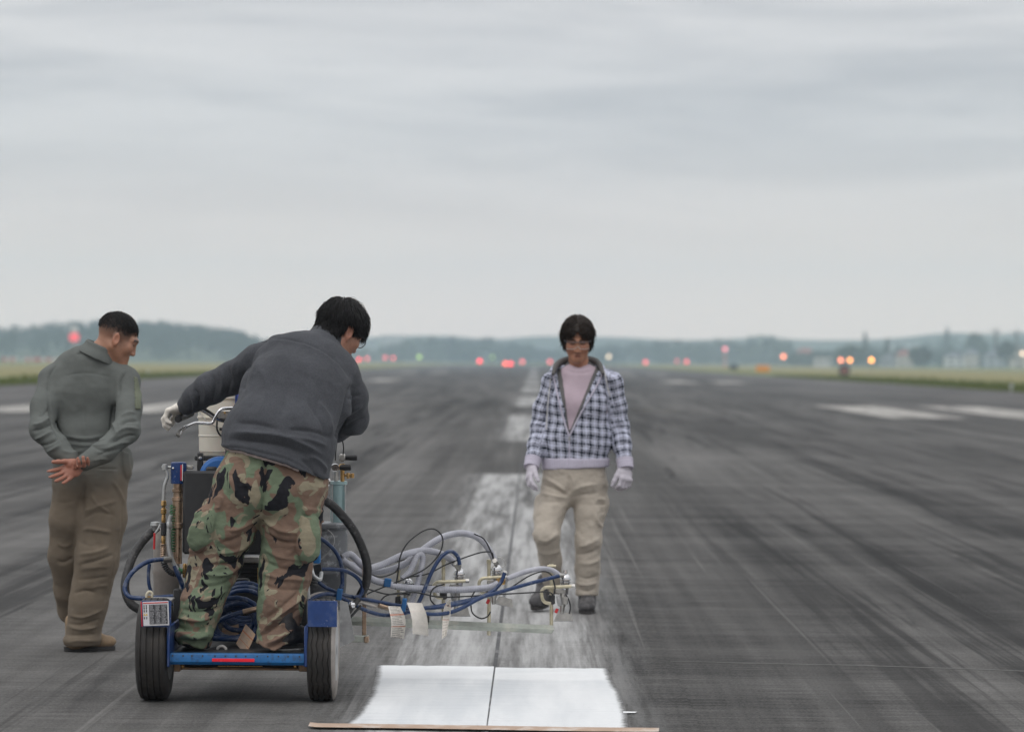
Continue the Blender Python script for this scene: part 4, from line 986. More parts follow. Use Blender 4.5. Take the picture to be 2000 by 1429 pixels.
for L, a, w_ in (([(505, 1010), (470, 1030), (440, 1035)], .010, 5), ([(503, 1025), (470, 1050), (430, 1060)], -.009, 5), ([(496, 1050), (462, 1075), (420, 1080)], .009, 6), ([(490, 1075), (455, 1100), (400, 1105)], -.010, 5), ([(480, 1095), (440, 1120), (385, 1120)], .010, 5),
                 ([(470, 1120), (430, 1140), (378, 1145)], -.007, 5), ([(450, 1150), (410, 1165), (365, 1170)], .008, 6), ([(430, 1185), (395, 1195), (350, 1190)], -.010, 5), ([(420, 1200), (385, 1212), (342, 1205)], .013, 5), ([(415, 1222), (380, 1228), (338, 1222)], -.014, 4.5), ([(412, 1235), (380, 1243), (340, 1235)], .012, 4.5), ([(405, 1250), (375, 1254), (345, 1248)], -.012, 4),
                 ([(512, 1015), (545, 1035), (580, 1040)], .010, 5), ([(512, 1035), (545, 1058), (585, 1060)], -.009, 5), ([(510, 1065), (545, 1085), (600, 1095)], .008, 6), ([(510, 1095), (555, 1110), (605, 1108)], -.009, 5), ([(508, 1118), (550, 1130), (602, 1130)], .010, 6), ([(508, 1140), (550, 1150), (598, 1150)], -.006, 5),
                 ([(505, 1235), (540, 1205), (590, 1170)], .014, 4), ([(500, 1245), (540, 1218), (588, 1185)], -.012, 4), ([(500, 1215), (540, 1190), (592, 1150)], -.008, 5), ([(515, 1260), (545, 1245), (580, 1225)], .010, 4), ([(520, 1268), (550, 1255), (578, 1240)], -.009, 4),
                 ([(450, 930), (455, 960), (445, 1000)], .006, 7), ([(470, 930), (478, 965), (470, 1005)], -.005, 6), ([(560, 940), (560, 980), (550, 1015)], .006, 7), ([(580, 945), (585, 985), (580, 1015)], -.005, 6)):
    c_.fold([(x + rs.uniform(-2, 2), y + rs.uniform(-2, 2)) for x, y in L], a * 1.35, w_ * .85)
c_.waves(lambda V, N: (fbm(V * 11, 13) - .5) * .020 + (fbm(V * vec(26, 26, 40), 19, 2) - .5) * .009)
c_.done('camouflage_trousers', M_camo, OP)
for hl, d in ((vec(PL(380, 1270, 15.06)[0], 15.00, .232), (-.10, 1, 0)), (vec(PL(540, 1270, 15.03)[0], 14.98, .232), (.62, .72, 0))):
    S = SDF(); boot(S, hl, d, .29, .09); Cloth(S, .007, 1, cut=lambda P: .240 - P[..., 2]).done('boot', M_boot, OP)
    o = OP.children[-1]; sole(hl - vec(0, 0, .006), d, .30, .05).build('sole', M_sole, o)
S = SDF(); hand(S, grow=.0035, k=.007, **LH); S.cone(LA[2] + (LA[1] - LA[2]) * .12, LH['wrist'], .036, .033, .015)
Cloth(S, .0033, 1).done('glove', M_glove, OP)
S = SDF(); hand(S, grow=.0035, k=.007, **RH); S.cone(RA[2] + (RA[1] - RA[2]) * .15, RA[2], .036, .033, .015); Cloth(S, .006, 1).done('glove', M_glove, OP)
# hair: thick, black, falling from the crown
ln = ([-.13, -.07, -.05, -.030, -.005, .03, .055, .075, .11], [-.078, -.074, -.056, -.010, .012, -.012, .010, .040, .050])
V, Fc = hair_cap(hc, HR, HS, .013, ln)
rt, dr = hair_flow(V, Fc, hc, HR, HS, (-.01, -.055, .118), 3400, 4, .45, .22)
b = MB(); b.add(V, Fc)
Lr = ((rt - hc) @ HR) / HS; side = (Lr[:, 2] < .045) & (Lr[:, 1] > -.055); up_ = np.where(~side)[0]; lo_ = np.where(side)[0]
hs = strands(3, rt[up_], [dr[i] for i in up_], .062, .0018, M_hair, 'hair', OP, droop=.18, lift=.012, seg=4)
hs2 = strands(5, rt[lo_], [dr[i] for i in lo_], .024, .0017, M_hair, 'hair', OP, droop=.15, lift=.006, seg=3)
me = hs.data; bm = bmesh.new(); bm.from_mesh(me); bm.from_mesh(hs2.data); bpy.data.objects.remove(hs2)
off = Vector(RO)
vs_ = [bm.verts.new(Vector(p) - off) for p in V]
for f in Fc: bm.faces.new([vs_[i] for i in f])
bm.to_mesh(me); bm.free(); me.polygons.foreach_set('use_smooth', [True] * len(me.polygons))
# spectacles
T = lambda x, y, z: hc + HS * (HR @ vec(x, y, z)); b = MB()
for q in (-1, 1):
    b.tube([T(q * .082, .000, .008), T(q * .080, .05, .010), T(q * .070, .092, .010)], .0024, 8)
    rim = [T(q * .036 + .029 * math.cos(a), .104 - .10 * abs(q * .036 + .029 * math.cos(a)) ** 1.2, -.004 + .021 * math.sin(a)) for a in np.linspace(0, 2 * math.pi, 25)]; b.tube(rim, .0021, 8, False)
b.tube([T(-.008, .104, .002), T(.008, .104, .002)], .002, 6); gl = b.build('spectacles', M_frame, OP)
for q in (-1, 1):
    b = MB(); b.lathe([(.0, .0008), (.028, 0), (.028, -.001), (0, -.0005)], T(q * .036, .099, -.004), HR @ unit((q * .12, 1, 0)), 24); b.build('lens', M_lens, gl)
# ------------------------------------------------------------------ the man in the coverall at left, hands clasped behind his back
YL = 17.44
q = G(175, 1270); RL_ = vec(q[0], YL, 0)
hc = W(230, 659, 17.42); HR = frame(77, 25, 3); HS = 1.04
S = SDF(); head(S, hc, HR, HS); PL = lambda x, y, Y=YL: W(x, y, Y)
S.cone(hc + HS * (HR @ vec(0, -.032, -.05)), PL(194, 698, 17.42), .056, .064, .03)
S.ecn(PL(172, 725), PL(168, 850), (.15, .085), (.135, .095), (1, 0, 0), .05); S.ecn(PL(168, 850), PL(177, 930), (.135, .095), (.145, .105), (1, 0, 0), .05)
S.cone(PL(172, 722), PL(194, 698, 17.42), .07, .06, .05)
LA = [PL(100, 748, 17.42), PL(83, 840, 17.27), PL(140, 897, 17.20)]; RA = [PL(250, 750, 17.42), PL(250, 842, 17.25), PL(163, 903, 17.13)]
for A in (LA, RA): S.chain(A, [.045, .036, .026], .03); S.cone(A[0], PL(172, 722), .05, .07, .05)
LL = [PL(140, 955), PL(134, 1085, 17.55), PL(136, 1185, 17.72)]; RL = [PL(206, 955), PL(189, 1088, 17.42), PL(160, 1240, 17.44)]
for A in (LL, RL): S.chain(A, [.085, .055, .042], .04); S.cone(A[2], A[2] + vec(.06, .05, -.05), .038, .034, .02)
RH = dict(wrist=PL(158, 907, 17.13), d=PL(118, 930, 17.10) - PL(158, 907, 17.13), n=(-.1, -1, .12), thumb=(-.5, 0, 1), curl=(16, 20, 24, 28), spread=8, tcurl=2, tout=26, sc=1.06)
LH = dict(wrist=PL(146, 899, 17.19), d=PL(168, 925, 17.06) - PL(146, 899, 17.19), n=(.3, -.9, .2), thumb=(1, 0, .8), curl=(38, 44, 48, 50), spread=3, tcurl=40, tout=8, sc=1.0)
hand(S, **RH); hand(S, **LH)
V, Fc = S.mesh(.011, fine=[(hc - .15, hc + .15, .0034), (vec(*PL(95, 955, 17.0)), vec(*PL(180, 890, 17.25)), .0040)], cut=lambda P: .055 - P[..., 2]); V = relax(V, Fc, 1)
fade = lambda x, y, z: np.clip(np.where(z > np.interp(y, [-.14, -.10, -.06, 0, .04, .060, .072, .10], [.028, .036, .043, .046, .052, .060, .066, .070]), 1.0, np.clip((z + .050) / .085, 0, 1) ** 1.2 * .86 * np.clip((.058 - y) / .012, 0, 1)), 0, 1) * ~((np.abs(x) > .0785) & (z < .024) & (y > -.036) & (y < .012))
tone = skin_tone(V, hc, HR, HS, (.36, .185, .118), fade, .18); hm = V[:, 2] < 1.2; tone[hm] = (.36, .155, .105)
person = rawmesh('person', V, Fc, M_skin, None, None, tone, RL_)
tag(person, 'man in sage green coverall with hands clasped behind his back, looking down', 'person'); PM = person; BV, BF = V, Fc
# coverall
S = SDF(); lat = (1, 0, .03)
S.ecn(PL(172, 712, 17.43), PL(166, 765), (.150, .095), (.190, .122), lat, .06); S.ecn(PL(166, 765), PL(168, 848), (.190, .122), (.168, .122), lat, .05)
S.ecn(PL(168, 848), PL(177, 925), (.168, .122), (.192, .142), lat, .05); S.ecn(PL(172, 712, 17.43), PL(190, 700, 17.42), (.10, .085), (.064, .064), lat, .04)
S.chain([PL(138, 716, 17.43), PL(102, 745, 17.42), PL(86, 795, 17.34), PL(83, 838, 17.27), PL(112, 872, 17.22), PL(136, 895, 17.2)], [.070, .072, .066, .062, .055, .046], .03)
S.chain([PL(206, 716, 17.43), PL(246, 745, 17.42), PL(252, 795, 17.33), PL(248, 840, 17.25), PL(205, 880, 17.18), PL(166, 903, 17.13)], [.070, .072, .066, .063, .056, .044], .03)
S.chain([PL(146, 950), PL(139, 1010, 17.47), PL(133, 1085, 17.55), PL(136, 1150, 17.64), PL(139, 1192, 17.71)], [.115, .108, .096, .082, .070], .03)
S.chain([PL(203, 950), PL(200, 1010, 17.43), PL(190, 1088, 17.41), PL(172, 1180, 17.43), PL(160, 1252, 17.44)], [.118, .120, .110, .097, .090], .03)
S.ell(PL(160, 1248, 17.43), (.098, .09, .035), None, .02)
S.ell(PL(243, 905, 17.44), (.045, .06, .09), None, .02)

def ccut(P): return np.where(P[..., 0] > PL(152, 1200)[0] - .0, .040 - P[..., 2], .205 + (P[..., 0] - PL(136, 1190)[0]) * -.2 - P[..., 2])
c_ = Cloth(S, .0062, 1, cut=lambda P: .030 - P[..., 2]); rs = np.random.RandomState(12)
for L, a, w_ in (([(125, 850), (168, 856), (205, 850)], .006, 2.5), ([(125, 866), (168, 870), (215, 866)], .004, 2.5), ([(122, 858), (168, 863), (210, 858)], -.006, 2),
                 ([(160, 692), (185, 690), (212, 700), (224, 714)], -.008, 2), ([(150, 692), (165, 688)], -.006, 2), ([(93, 772), (97, 735), (110, 712)], -.007, 3), ([(230, 772), (236, 745), (248, 724)], -.009, 3),
                 ([(100, 800), (110, 830), (122, 850)], -.008, 4), ([(224, 780), (222, 815), (214, 845)], -.010, 4), ([(94, 775), (106, 830), (124, 868)], -.010, 4), ([(60, 842), (80, 838), (104, 826)], -.010, 4), ([(62, 830), (80, 826), (100, 812)], .010, 4), ([(66, 858), (86, 852), (108, 842)], .010, 4), ([(74, 872), (94, 866), (112, 856)], -.008, 3.5), ([(88, 884), (104, 876), (120, 868)], .007, 3.5), ([(70, 815), (84, 808), (97, 795)], -.006, 4),
                 ([(270, 838), (248, 836), (224, 850)], .010, 4), ([(272, 822), (250, 822), (230, 832)], -.010, 4), ([(270, 850), (246, 852), (216, 866)], -.009, 4), ([(258, 862), (232, 866), (204, 878)], .008, 4), ([(240, 876), (216, 880), (190, 890)], -.007, 3.5), ([(268, 806), (252, 806), (236, 814)], .007, 4), ([(210, 862), (228, 848), (222, 820)], .008, 4), ([(215, 898), (196, 896), (176, 900)], .005, 3),
                 ([(168, 940), (163, 980), (160, 1010)], -.014, 4), ([(186, 915), (225, 915), (228, 915)], -.005, 2), ([(185, 918), (226, 919)], .003, 3), ([(162, 1000), (190, 985), (230, 980)], .010, 6), ([(160, 1015), (190, 1002), (228, 1000)], -.009, 5), ([(158, 1035), (180, 1028), (215, 1035)], .008, 6), ([(150, 1060), (175, 1065), (200, 1060)], -.007, 6), ([(150, 1085), (185, 1075), (215, 1068)], .009, 5), ([(150, 1098), (185, 1092), (222, 1085)], -.010, 5), ([(150, 1112), (180, 1108), (216, 1108)], .010, 5), ([(150, 1130), (180, 1128), (212, 1122)], -.007, 5),
                 ([(133, 1200), (165, 1204), (203, 1190)], .010, 4), ([(130, 1214), (160, 1218), (200, 1206)], -.011, 4), ([(128, 1226), (158, 1230), (198, 1222)], .012, 4), ([(127, 1240), (158, 1244), (195, 1236)], -.011, 3.5), ([(126, 1252), (150, 1254), (190, 1250)], .008, 3.5), ([(240, 960), (236, 1040), (222, 1110), (206, 1180)], -.004, 2.5), ([(110, 980), (128, 985), (150, 975)], -.006, 5), ([(108, 1060), (125, 1065), (145, 1060)], .006, 5), ([(110, 1090), (125, 1094), (143, 1090)], -.007, 5), ([(122, 735), (168, 728), (222, 738)], -.003, 2), ([(168, 700), (167, 780), (168, 850)], -.002, 2), ([(180, 870), (200, 880), (220, 878)], -.006, 4), ([(118, 878), (140, 884), (165, 878)], .005, 4), ([(215, 935), (235, 960), (245, 1000)], .006, 5), ([(178, 960), (190, 985), (215, 1000)], .007, 4), ([(175, 1150), (190, 1140), (212, 1148)], .007, 4), ([(145, 1160), (165, 1150), (190, 1160)], -.007, 4)):
    k_ = rs.uniform(.35, 1.1) if L[0][1] > 930 else 1.05; c_.fold([(x + rs.uniform(-3, 3), y + rs.uniform(-5, 5) * (L[0][1] > 930)) for x, y in L], a * k_ * 1.35, w_ * .8)
c_.patch([(258, 735), (268, 738), (276, 770), (274, 800), (264, 798), (262, 765)], .004, 1.2).patch([(238, 880), (252, 885), (256, 925), (246, 935), (240, 915)], .008, 2)
c_.waves(lambda V, N: (fbm(V * 8, 33) - .5) * .014 + (fbm(V * vec(20, 20, 26), 39, 2) - .5) * .004)
c_.done('coverall', M_cover, PM); pv = c_.extract([(260, 733), (268, 737), (277, 772), (274, 801), (263, 799), (262, 765)], .004); rawmesh('sleeve_pocket', pv[0], pv[1], cloth_mat('pale_olive_patch', (.150, .165, .120)), PM.children[-1]); collar('collar', PL(188, 697, 17.42), PL(198, 675, 17.42), .102, .082, .010, M_cover, PM.children[-1])
# sleeve pocket panel in lighter olive
dh = unit(vec(.90, .42, 0)); hl = G(137, 1270) + vec(-.02, 0, 0)
for h_, d, up in ((vec(hl[0], 17.42, 0), dh, None), (PL(131, 1200, 17.80), unit(vec(.35, .75, -.55)), unit(vec(.2, .5, .8)))):
    S = SDF(); boot(S, h_ + vec(0, 0, .012), d, .28, .10, up); Cloth(S, .007, 1).done('boot', M_tan_boot, PM); sole(h_, d, .275, .044, up).build('sole', M_sole, PM.children[-1])
# cropped black hair, dense on top and fading out above the ears
V, Fc = BV, BF; L_ = ((V - hc) @ HR) / HS; Nh = normals(V, Fc); line = np.interp(L_[:, 1], [-.14, -.10, -.06, 0, .04, .060, .072, .10], [.028, .036, .043, .046, .052, .060, .066, .070])
dz = L_[:, 2] - line; rs = np.random.RandomState(8); ok = np.where((np.linalg.norm(L_, axis=1) < .17) & (dz > -.030) & (L_[:, 2] > .015))[0]
ids = rs.choice(ok, 5600); ids = ids[rs.rand(len(ids)) < np.clip((dz[ids] + .030) / .042, 0, 1) ** 1.6]; wv = hc + HR @ vec(0, -.075, .10); dr = []
for i in ids: f = unit(V[i] - wv) + .9 * HR[:, 1] - .15 * HR[:, 2]; f = f - Nh[i] * f.dot(Nh[i]); dr.append((Nh[i], unit(f + .22 * Nh[i])))
hs = strands(6, V[ids], dr, .013, .0016, M_hair, 'hair', PM, lift=.0025, seg=2, jit=.14)
# ------------------------------------------------------------------ the man in the checked hoodie walking towards the camera
YP = 20.4
q = G(1125, 1193); RP_ = vec(q[0], YP, 0); PL = lambda x, y, Y=YP: W(x, y, Y)
hc = PL(1128, 663, 20.36); HR = frame(180, 17, 0); HS = 1.0
S = SDF(); head(S, hc, HR, HS)
S.cone(hc + HS * (HR @ vec(0, -.030, -.06)), PL(1131, 718, 20.42), .054, .062, .03); S.ecn(PL(1131, 732, 20.43), PL(1132, 742, 20.43), (.07, .045), (.11, .05), (1, 0, 0), .03)
S.ecn(PL(1134, 752), PL(1127, 860), (.13, .07), (.135, .095), (1, 0, 0), .05); S.ecn(PL(1127, 860), PL(1122, 930), (.135, .095), (.14, .10), (1, 0, 0), .05)
RA = [PL(1080, 748), PL(1054, 833, 20.43), PL(1040, 905, 20.30)]; LA = [PL(1198, 748), PL(1211, 833, 20.43), PL(1220, 906, 20.33)]
for A in (LA, RA): S.chain(A, [.05, .040, .027], .03); S.cone(A[0], PL(1132, 742), .04, .045, .04)
RL = [PL(1094, 950), PL(1069, 1043, 20.25), PL(1074, 1150, 20.52)]; LL = [PL(1153, 950), PL(1150, 1052, 20.36), PL(1146, 1160, 20.40)]
for A in (LL, RL): S.chain(A, [.08, .052, .040], .04); S.cone(A[2], A[2] + vec(0, -.06, -.03), .038, .032, .02)
RH = dict(wrist=PL(1039, 911, 20.29), d=PL(1030, 945, 20.22) - PL(1039, 911, 20.29), n=(.9, .3, -.1), thumb=(.35, -1, 0), curl=(26, 32, 38, 42), spread=3, tcurl=12, tout=22, sc=1.02)
LH = dict(wrist=PL(1220, 912, 20.32), d=PL(1224, 948, 20.26) - PL(1220, 912, 20.32), n=(-.55, .85, 0), thumb=(-1, -.5, 0), curl=(48, 52, 55, 58), spread=3, tcurl=18, tout=28, sc=1.06)
hand(S, **RH); hand(S, **LH)
V, Fc = S.mesh(.012, fine=[(hc - .15, hc + .15, .0036), (RH['wrist'] - vec(.08, .12, .19), RH['wrist'] + vec(.06, .1, .05), .0045), (LH['wrist'] - vec(.08, .12, .19), LH['wrist'] + vec(.08, .1, .05), .0045)], cut=lambda P: .15 - P[..., 2]); V = relax(V, Fc, 1)
person = rawmesh('person', V, Fc, M_skin, None, None, skin_tone(V, hc, HR, HS, (.40, .195, .120), beard=.45), RP_)
tag(person, 'man in checked hoodie and khaki trousers walking towards the camera along the centreline', 'person'); PM = person
# pink shirt, grey lining, checked hoodie: three layers
lat = (1, 0, 0)
def torso(S, g):
    S.ecn(PL(1124, 915), PL(1125, 850), (.198 - g, .135 - g), (.196 - g, .135 - g), lat, .05); S.ecn(PL(1125, 850), PL(1131, 785), (.196 - g, .135 - g), (.195 - g, .132 - g), lat, .05)
    S.ecn(PL(1131, 785), PL(1134, 738), (.195 - g, .132 - g), (.150 - g, .095 - g), lat, .06); S.cone(PL(1134, 738), PL(1131, 722, 20.42), .10 - g, .078 - g * .4, .05); return S
RS = [PL(1108, 733), PL(1080, 748), PL(1064, 795, 20.42), PL(1055, 833, 20.43), PL(1047, 870, 20.36), PL(1041, 898, 20.31)]; rsr = [.060, .064, .060, .055, .050, .044]
LS = [PL(1166, 733), PL(1195, 748), PL(1204, 795, 20.42), PL(1211, 833, 20.43), PL(1216, 870, 20.37), PL(1220, 900, 20.33)]; lsr = [.060, .064, .060, .055, .051, .045]
def vee(P, tl, tr, bt, y0=YP - .01):
    """> 0 inside the open V at the front"""
    def ln_(a, b, sg): d = (b - a)[[0, 2]]; n = np.array((-d[1], d[0])) / np.linalg.norm(d) * sg; return (P[..., 0] - a[0]) * n[0] + (P[..., 2] - a[2]) * n[1]
    A, B, C = PL(*tl), PL(*tr), PL(*bt); s1 = ln_(A, C, 1); s2 = ln_(B, C, -1); return np.minimum(np.minimum(s1, s2), y0 - P[..., 1])
S = torso(SDF(), .020); S.cone(PL(1108, 735), PL(1085, 748), .05, .045, .03); S.cone(PL(1160, 735), PL(1190, 748), .05, .045, .03)
zc = PL(1131, 719)[2]
c_ = Cloth(S, .008, 1, cut=lambda P: np.maximum(P[..., 2] - (zc + .010 + np.abs(P[..., 0] - PL(1131, 719)[0]) * .30 + .10 * (P[..., 1] - YP)), .98 - P[..., 2]))
c_.fold([(1102, 716), (1118, 722), (1140, 723), (1162, 718)], .004, 2.5).fold([(1100, 721), (1118, 727), (1142, 728), (1164, 722)], -.003, 1.5)
c_.waves(lambda V, N: (fbm(V * vec(8, 8, 5), 51) - .5) * .012); c_.done('pink_shirt', M_shirt, PM)
S = torso(SDF(), .010); S.cone(PL(1108, 735), PL(1085, 748), .052, .05, .03); S.cone(PL(1160, 735), PL(1190, 748), .052, .05, .03)
c_ = Cloth(S, .008, 1, cut=lambda P: np.maximum(vee(P, (1094, 700), (1170, 700), (1111.5, 843)), np.maximum(np.maximum(.99 - P[..., 2], P[..., 2] - PL(1131, 706)[2]), np.abs(P[..., 0] - PL(1130, 800)[0]) - .152))); c_.done('lining', M_lining, PM)
S = torso(SDF(), 0); S.chain(RS, rsr, .03); S.chain(LS, lsr, .03)
S.ell(PL(1192, 737, 20.36), (.055, .05, .035), np.array(Matrix.Rotation(R(30), 3, 'Y')), .03); S.ell(PL(1076, 739, 20.38), (.035, .05, .025), None, .03)
S.ell(PL(1131, 735, 20.53), (.13, .06, .06), None, .03)
zh = PL(1124, 897)[2]
c_ = Cloth(S, .0075, 1, cut=lambda P: np.maximum(np.maximum(vee(P, (1080, 690), (1183, 690), (1112, 851)), zh - P[..., 2] - np.where(np.abs(P[..., 0] - PL(1124, 900)[0]) > .215, .2, 0)), P[..., 2] - PL(1131, 712)[2]))
for L, a, w_ in (([(1040, 832), (1055, 828), (1072, 836)], .009, 4), ([(1038, 845), (1052, 842), (1070, 850)], -.009, 3.5), ([(1036, 858), (1050, 856), (1066, 864)], .008, 3.5), ([(1034, 870), (1048, 868), (1062, 876)], -.008, 3), ([(1032, 882), (1046, 881), (1060, 888)], .007, 3), ([(1044, 812), (1060, 808), (1076, 818)], -.006, 4),
                 ([(1226, 826), (1212, 824), (1198, 832)], .009, 4), ([(1229, 840), (1214, 838), (1199, 846)], -.009, 3.5), ([(1231, 853), (1216, 852), (1202, 860)], .008, 3.5), ([(1232, 866), (1218, 866), (1204, 873)], -.008, 3), ([(1234, 880), (1220, 880), (1207, 886)], .007, 3), ([(1222, 806), (1208, 804), (1194, 812)], -.006, 4),
                 ([(1068, 765), (1066, 800), (1062, 840)], -.016, 4), ([(1188, 770), (1190, 805), (1192, 835)], -.016, 4), ([(1075, 880), (1100, 870), (1125, 880)], .006, 5), ([(1130, 884), (1160, 872), (1185, 880)], .006, 5), ([(1072, 868), (1095, 856), (1112, 862)], -.006, 5), ([(1120, 862), (1150, 858), (1182, 866)], -.006, 5), ([(1112, 855), (1112, 890)], -.005, 2), ([(1186, 860), (1196, 885)], .006, 4)):
    c_.fold(L, a, w_)
c_.waves(lambda V, N: (fbm(V * 9, 43) - .5) * .020 + (fbm(V * vec(22, 22, 34), 49, 2) - .5) * .007)
def chain_uv(V, pts, rad):
    """round-the-sleeve and along-the-sleeve coordinates, blended over the elbow"""
    best = np.full(len(V), 9.); uv = np.zeros((len(V), 3)); ws = np.zeros(len(V)) + 1e-12; s0 = 0
    for i in range(len(pts) - 1):
        a, b = pts[i], pts[i + 1]; L = np.linalg.norm(b - a); ax = (b - a) / L; h = (V - a) @ ax; t = np.clip(h, -.2 if i == 0 else 0, L); q = V - a - t[:, None] * ax; d = np.linalg.norm(q, axis=1) - rad[i]
        x = unit(vec(1, 0, 0) - ax * ax[0]); y = np.cross(ax, x); best = np.minimum(best, d); q2 = V - a - h[:, None] * ax; ang = np.arctan2(q2 @ x, -(q2 @ y)); w_ = np.exp(-(np.abs(h - L / 2) - L / 2).clip(-.02, .1) / .012)
        uv += np.stack((ang * .058, np.zeros(len(V)), s0 + h), 1) * w_[:, None]; ws += w_; s0 += L
    return best, uv / ws[:, None]
V = c_.V; tu = np.zeros((len(V), 3)); tu[:, 0] = np.arctan2(V[:, 0] - PL(1128, 800)[0], -(V[:, 1] - YP - .05)) * .20; tu[:, 2] = V[:, 2] + .10 * tu[:, 0] * (1.0)
xl = PL(1080, 800)[0] + .0; dR, uR = chain_uv(V, RS[1:], rsr[1:]); dL, uL = chain_uv(V, LS[1:], lsr[1:])
zz = V[:, 2]; mR = (dR < .03) & (V[:, 0] < PL(1070, 800)[0] + np.clip((zz - PL(0, 800)[2]) * .25, -.05, .05)); mL = (dL < .03) & (V[:, 0] > PL(1190, 800)[0] - np.clip((zz - PL(0, 800)[2]) * .15, -.05, .05))
tu[mR] = uR[mR]; tu[mL] = uL[mL]
HO = c_.done('checked_hoodie', M_plaid, PM, tu)
HV = c_.V + c_.N * c_.d[:, None]; HPX = PX(HV)
# ribbed hem and cuffs, zip, cords, hood
S = SDF(); S.ecn(PL(1124, 922), PL(1124, 895), (.198, .138), (.203, .140), lat, .02); zb = PL(1124, 914)[2]
c_ = Cloth(S, .007, 1, cut=lambda P: np.maximum(zb - P[..., 2] + .05 * (P[..., 0] - PL(1124, 900)[0]), P[..., 2] - zh - .012)); c_.waves(lambda V, N: .0022 * np.sin(np.arctan2(V[:, 0] - PL(1124, 900)[0], V[:, 1] - YP) * 70)); c_.done('ribbed_hem', M_white_rib, HO)
for A, r_ in ((RS, .050), (LS, .051)):
    a = A[-1]; d = unit(A[-1] - A[-2]); b = MB(); prof = []
    for k in range(9): prof.append((r_ - .004 * k / 8 + .0016 * math.sin(k * 2.4), -.012 + .062 * k / 8 - .0))
    b.lathe([(r_ * .6, -.012)] + prof + [(r_ * .6, .049)], a, d, 26); b.build('cuff', M_white_rib, HO)
def front(x, y, lift=.004):
    """point on the chest just in front of the hoodie"""
    Xc, ry = PL(1129, 800)[0], .135; p = PL(x, y, YP); k = min(abs(p[0] - Xc) / .205, .98); sh = np.interp(y, [700, 738, 785, 900], [.055, .095, .132, .137]); Y = YP - sh * math.sqrt(1 - k * k)
    e = np.abs(HPX - (x, y)).max(1); m = e < 5
    if m.any(): Y = min(Y, HV[m, 1].min()) if False else HV[m, 1].min()
    return PL(x, y, Y - lift * .6)
zl = [(1079, 726), (1083, 745), (1090, 775), (1099, 812), (1111, 850)]; zr = [(1178, 727), (1168, 748), (1150, 780), (1130, 815), (1113, 850)]
b = MB(); b.tube([front(*q, .006) for q in spline([vec(*q) for q in zl], 5)], .0050, 6); b.tube([front(*q, .006) for q in spline([vec(*q) for q in zr], 5)], .0050, 6); b.tube([front(1112, 850, .006), front(1112, 875, .006), front(1111, 897, .006)], .0035, 6)
b.build('zip', M_white_rib, HO); MB().box(front(1112, 856, .012), (.012, .006, .022), ch=.002).build('zip_pull', mat('zip_metal', (.5, .5, .5), .3, 1), HO)
MB().tube([front(*q, .010) for q in spline([vec(*q) for q in ((1180, 724), (1184, 742), (1187, 757), (1191, 773))], 5)], .0042, 7).build('drawstring', M_cord, HO)
MB().tube([front(*q, .010) for q in spline([vec(*q) for q in ((1076, 727), (1074, 752), (1070, 790), (1067, 838))], 5)], .0036, 7).build('drawstring', M_cord, HO)
hp = spline([PL(1080, 731, 20.30), PL(1086, 714, 20.36), PL(1099, 705, 20.46), PL(1118, 701, 20.55), PL(1140, 701, 20.56), PL(1160, 704, 20.48), PL(1171, 712, 20.38), PL(1178, 730, 20.30)], 7)
b = MB(); n = len(hp); b.tube(hp, [.009 + .014 * math.sin(math.pi * k / (n - 1)) ** .7 for k in range(n)], 12); b.build('hood', M_lining, HO)
hp2 = [q + vec((q[0] - PL(1130, 700)[0]) * .13, .012, -.022) for q in hp]; b = MB(); b.tube(hp2, [.009 + .014 * math.sin(math.pi * k / (n - 1)) ** .7 for k in range(n)], 12)
ho = b.build('hood_outside', M_plaid, HO); a = ho.data.attributes.new('uvw', 'FLOAT_VECTOR', 'POINT'); a.data.foreach_set('vector', np.array([(v.co.x, 0, v.co.z + v.co.y) for v in ho.data.vertices], np.float32).ravel())
b = MB(); b.box(front(1148.5, 810, .004), (.020, .003, .006), ch=.001); b.build('chest_emblem', mat('dark_emblem', (.03, .03, .05), .8), HO)
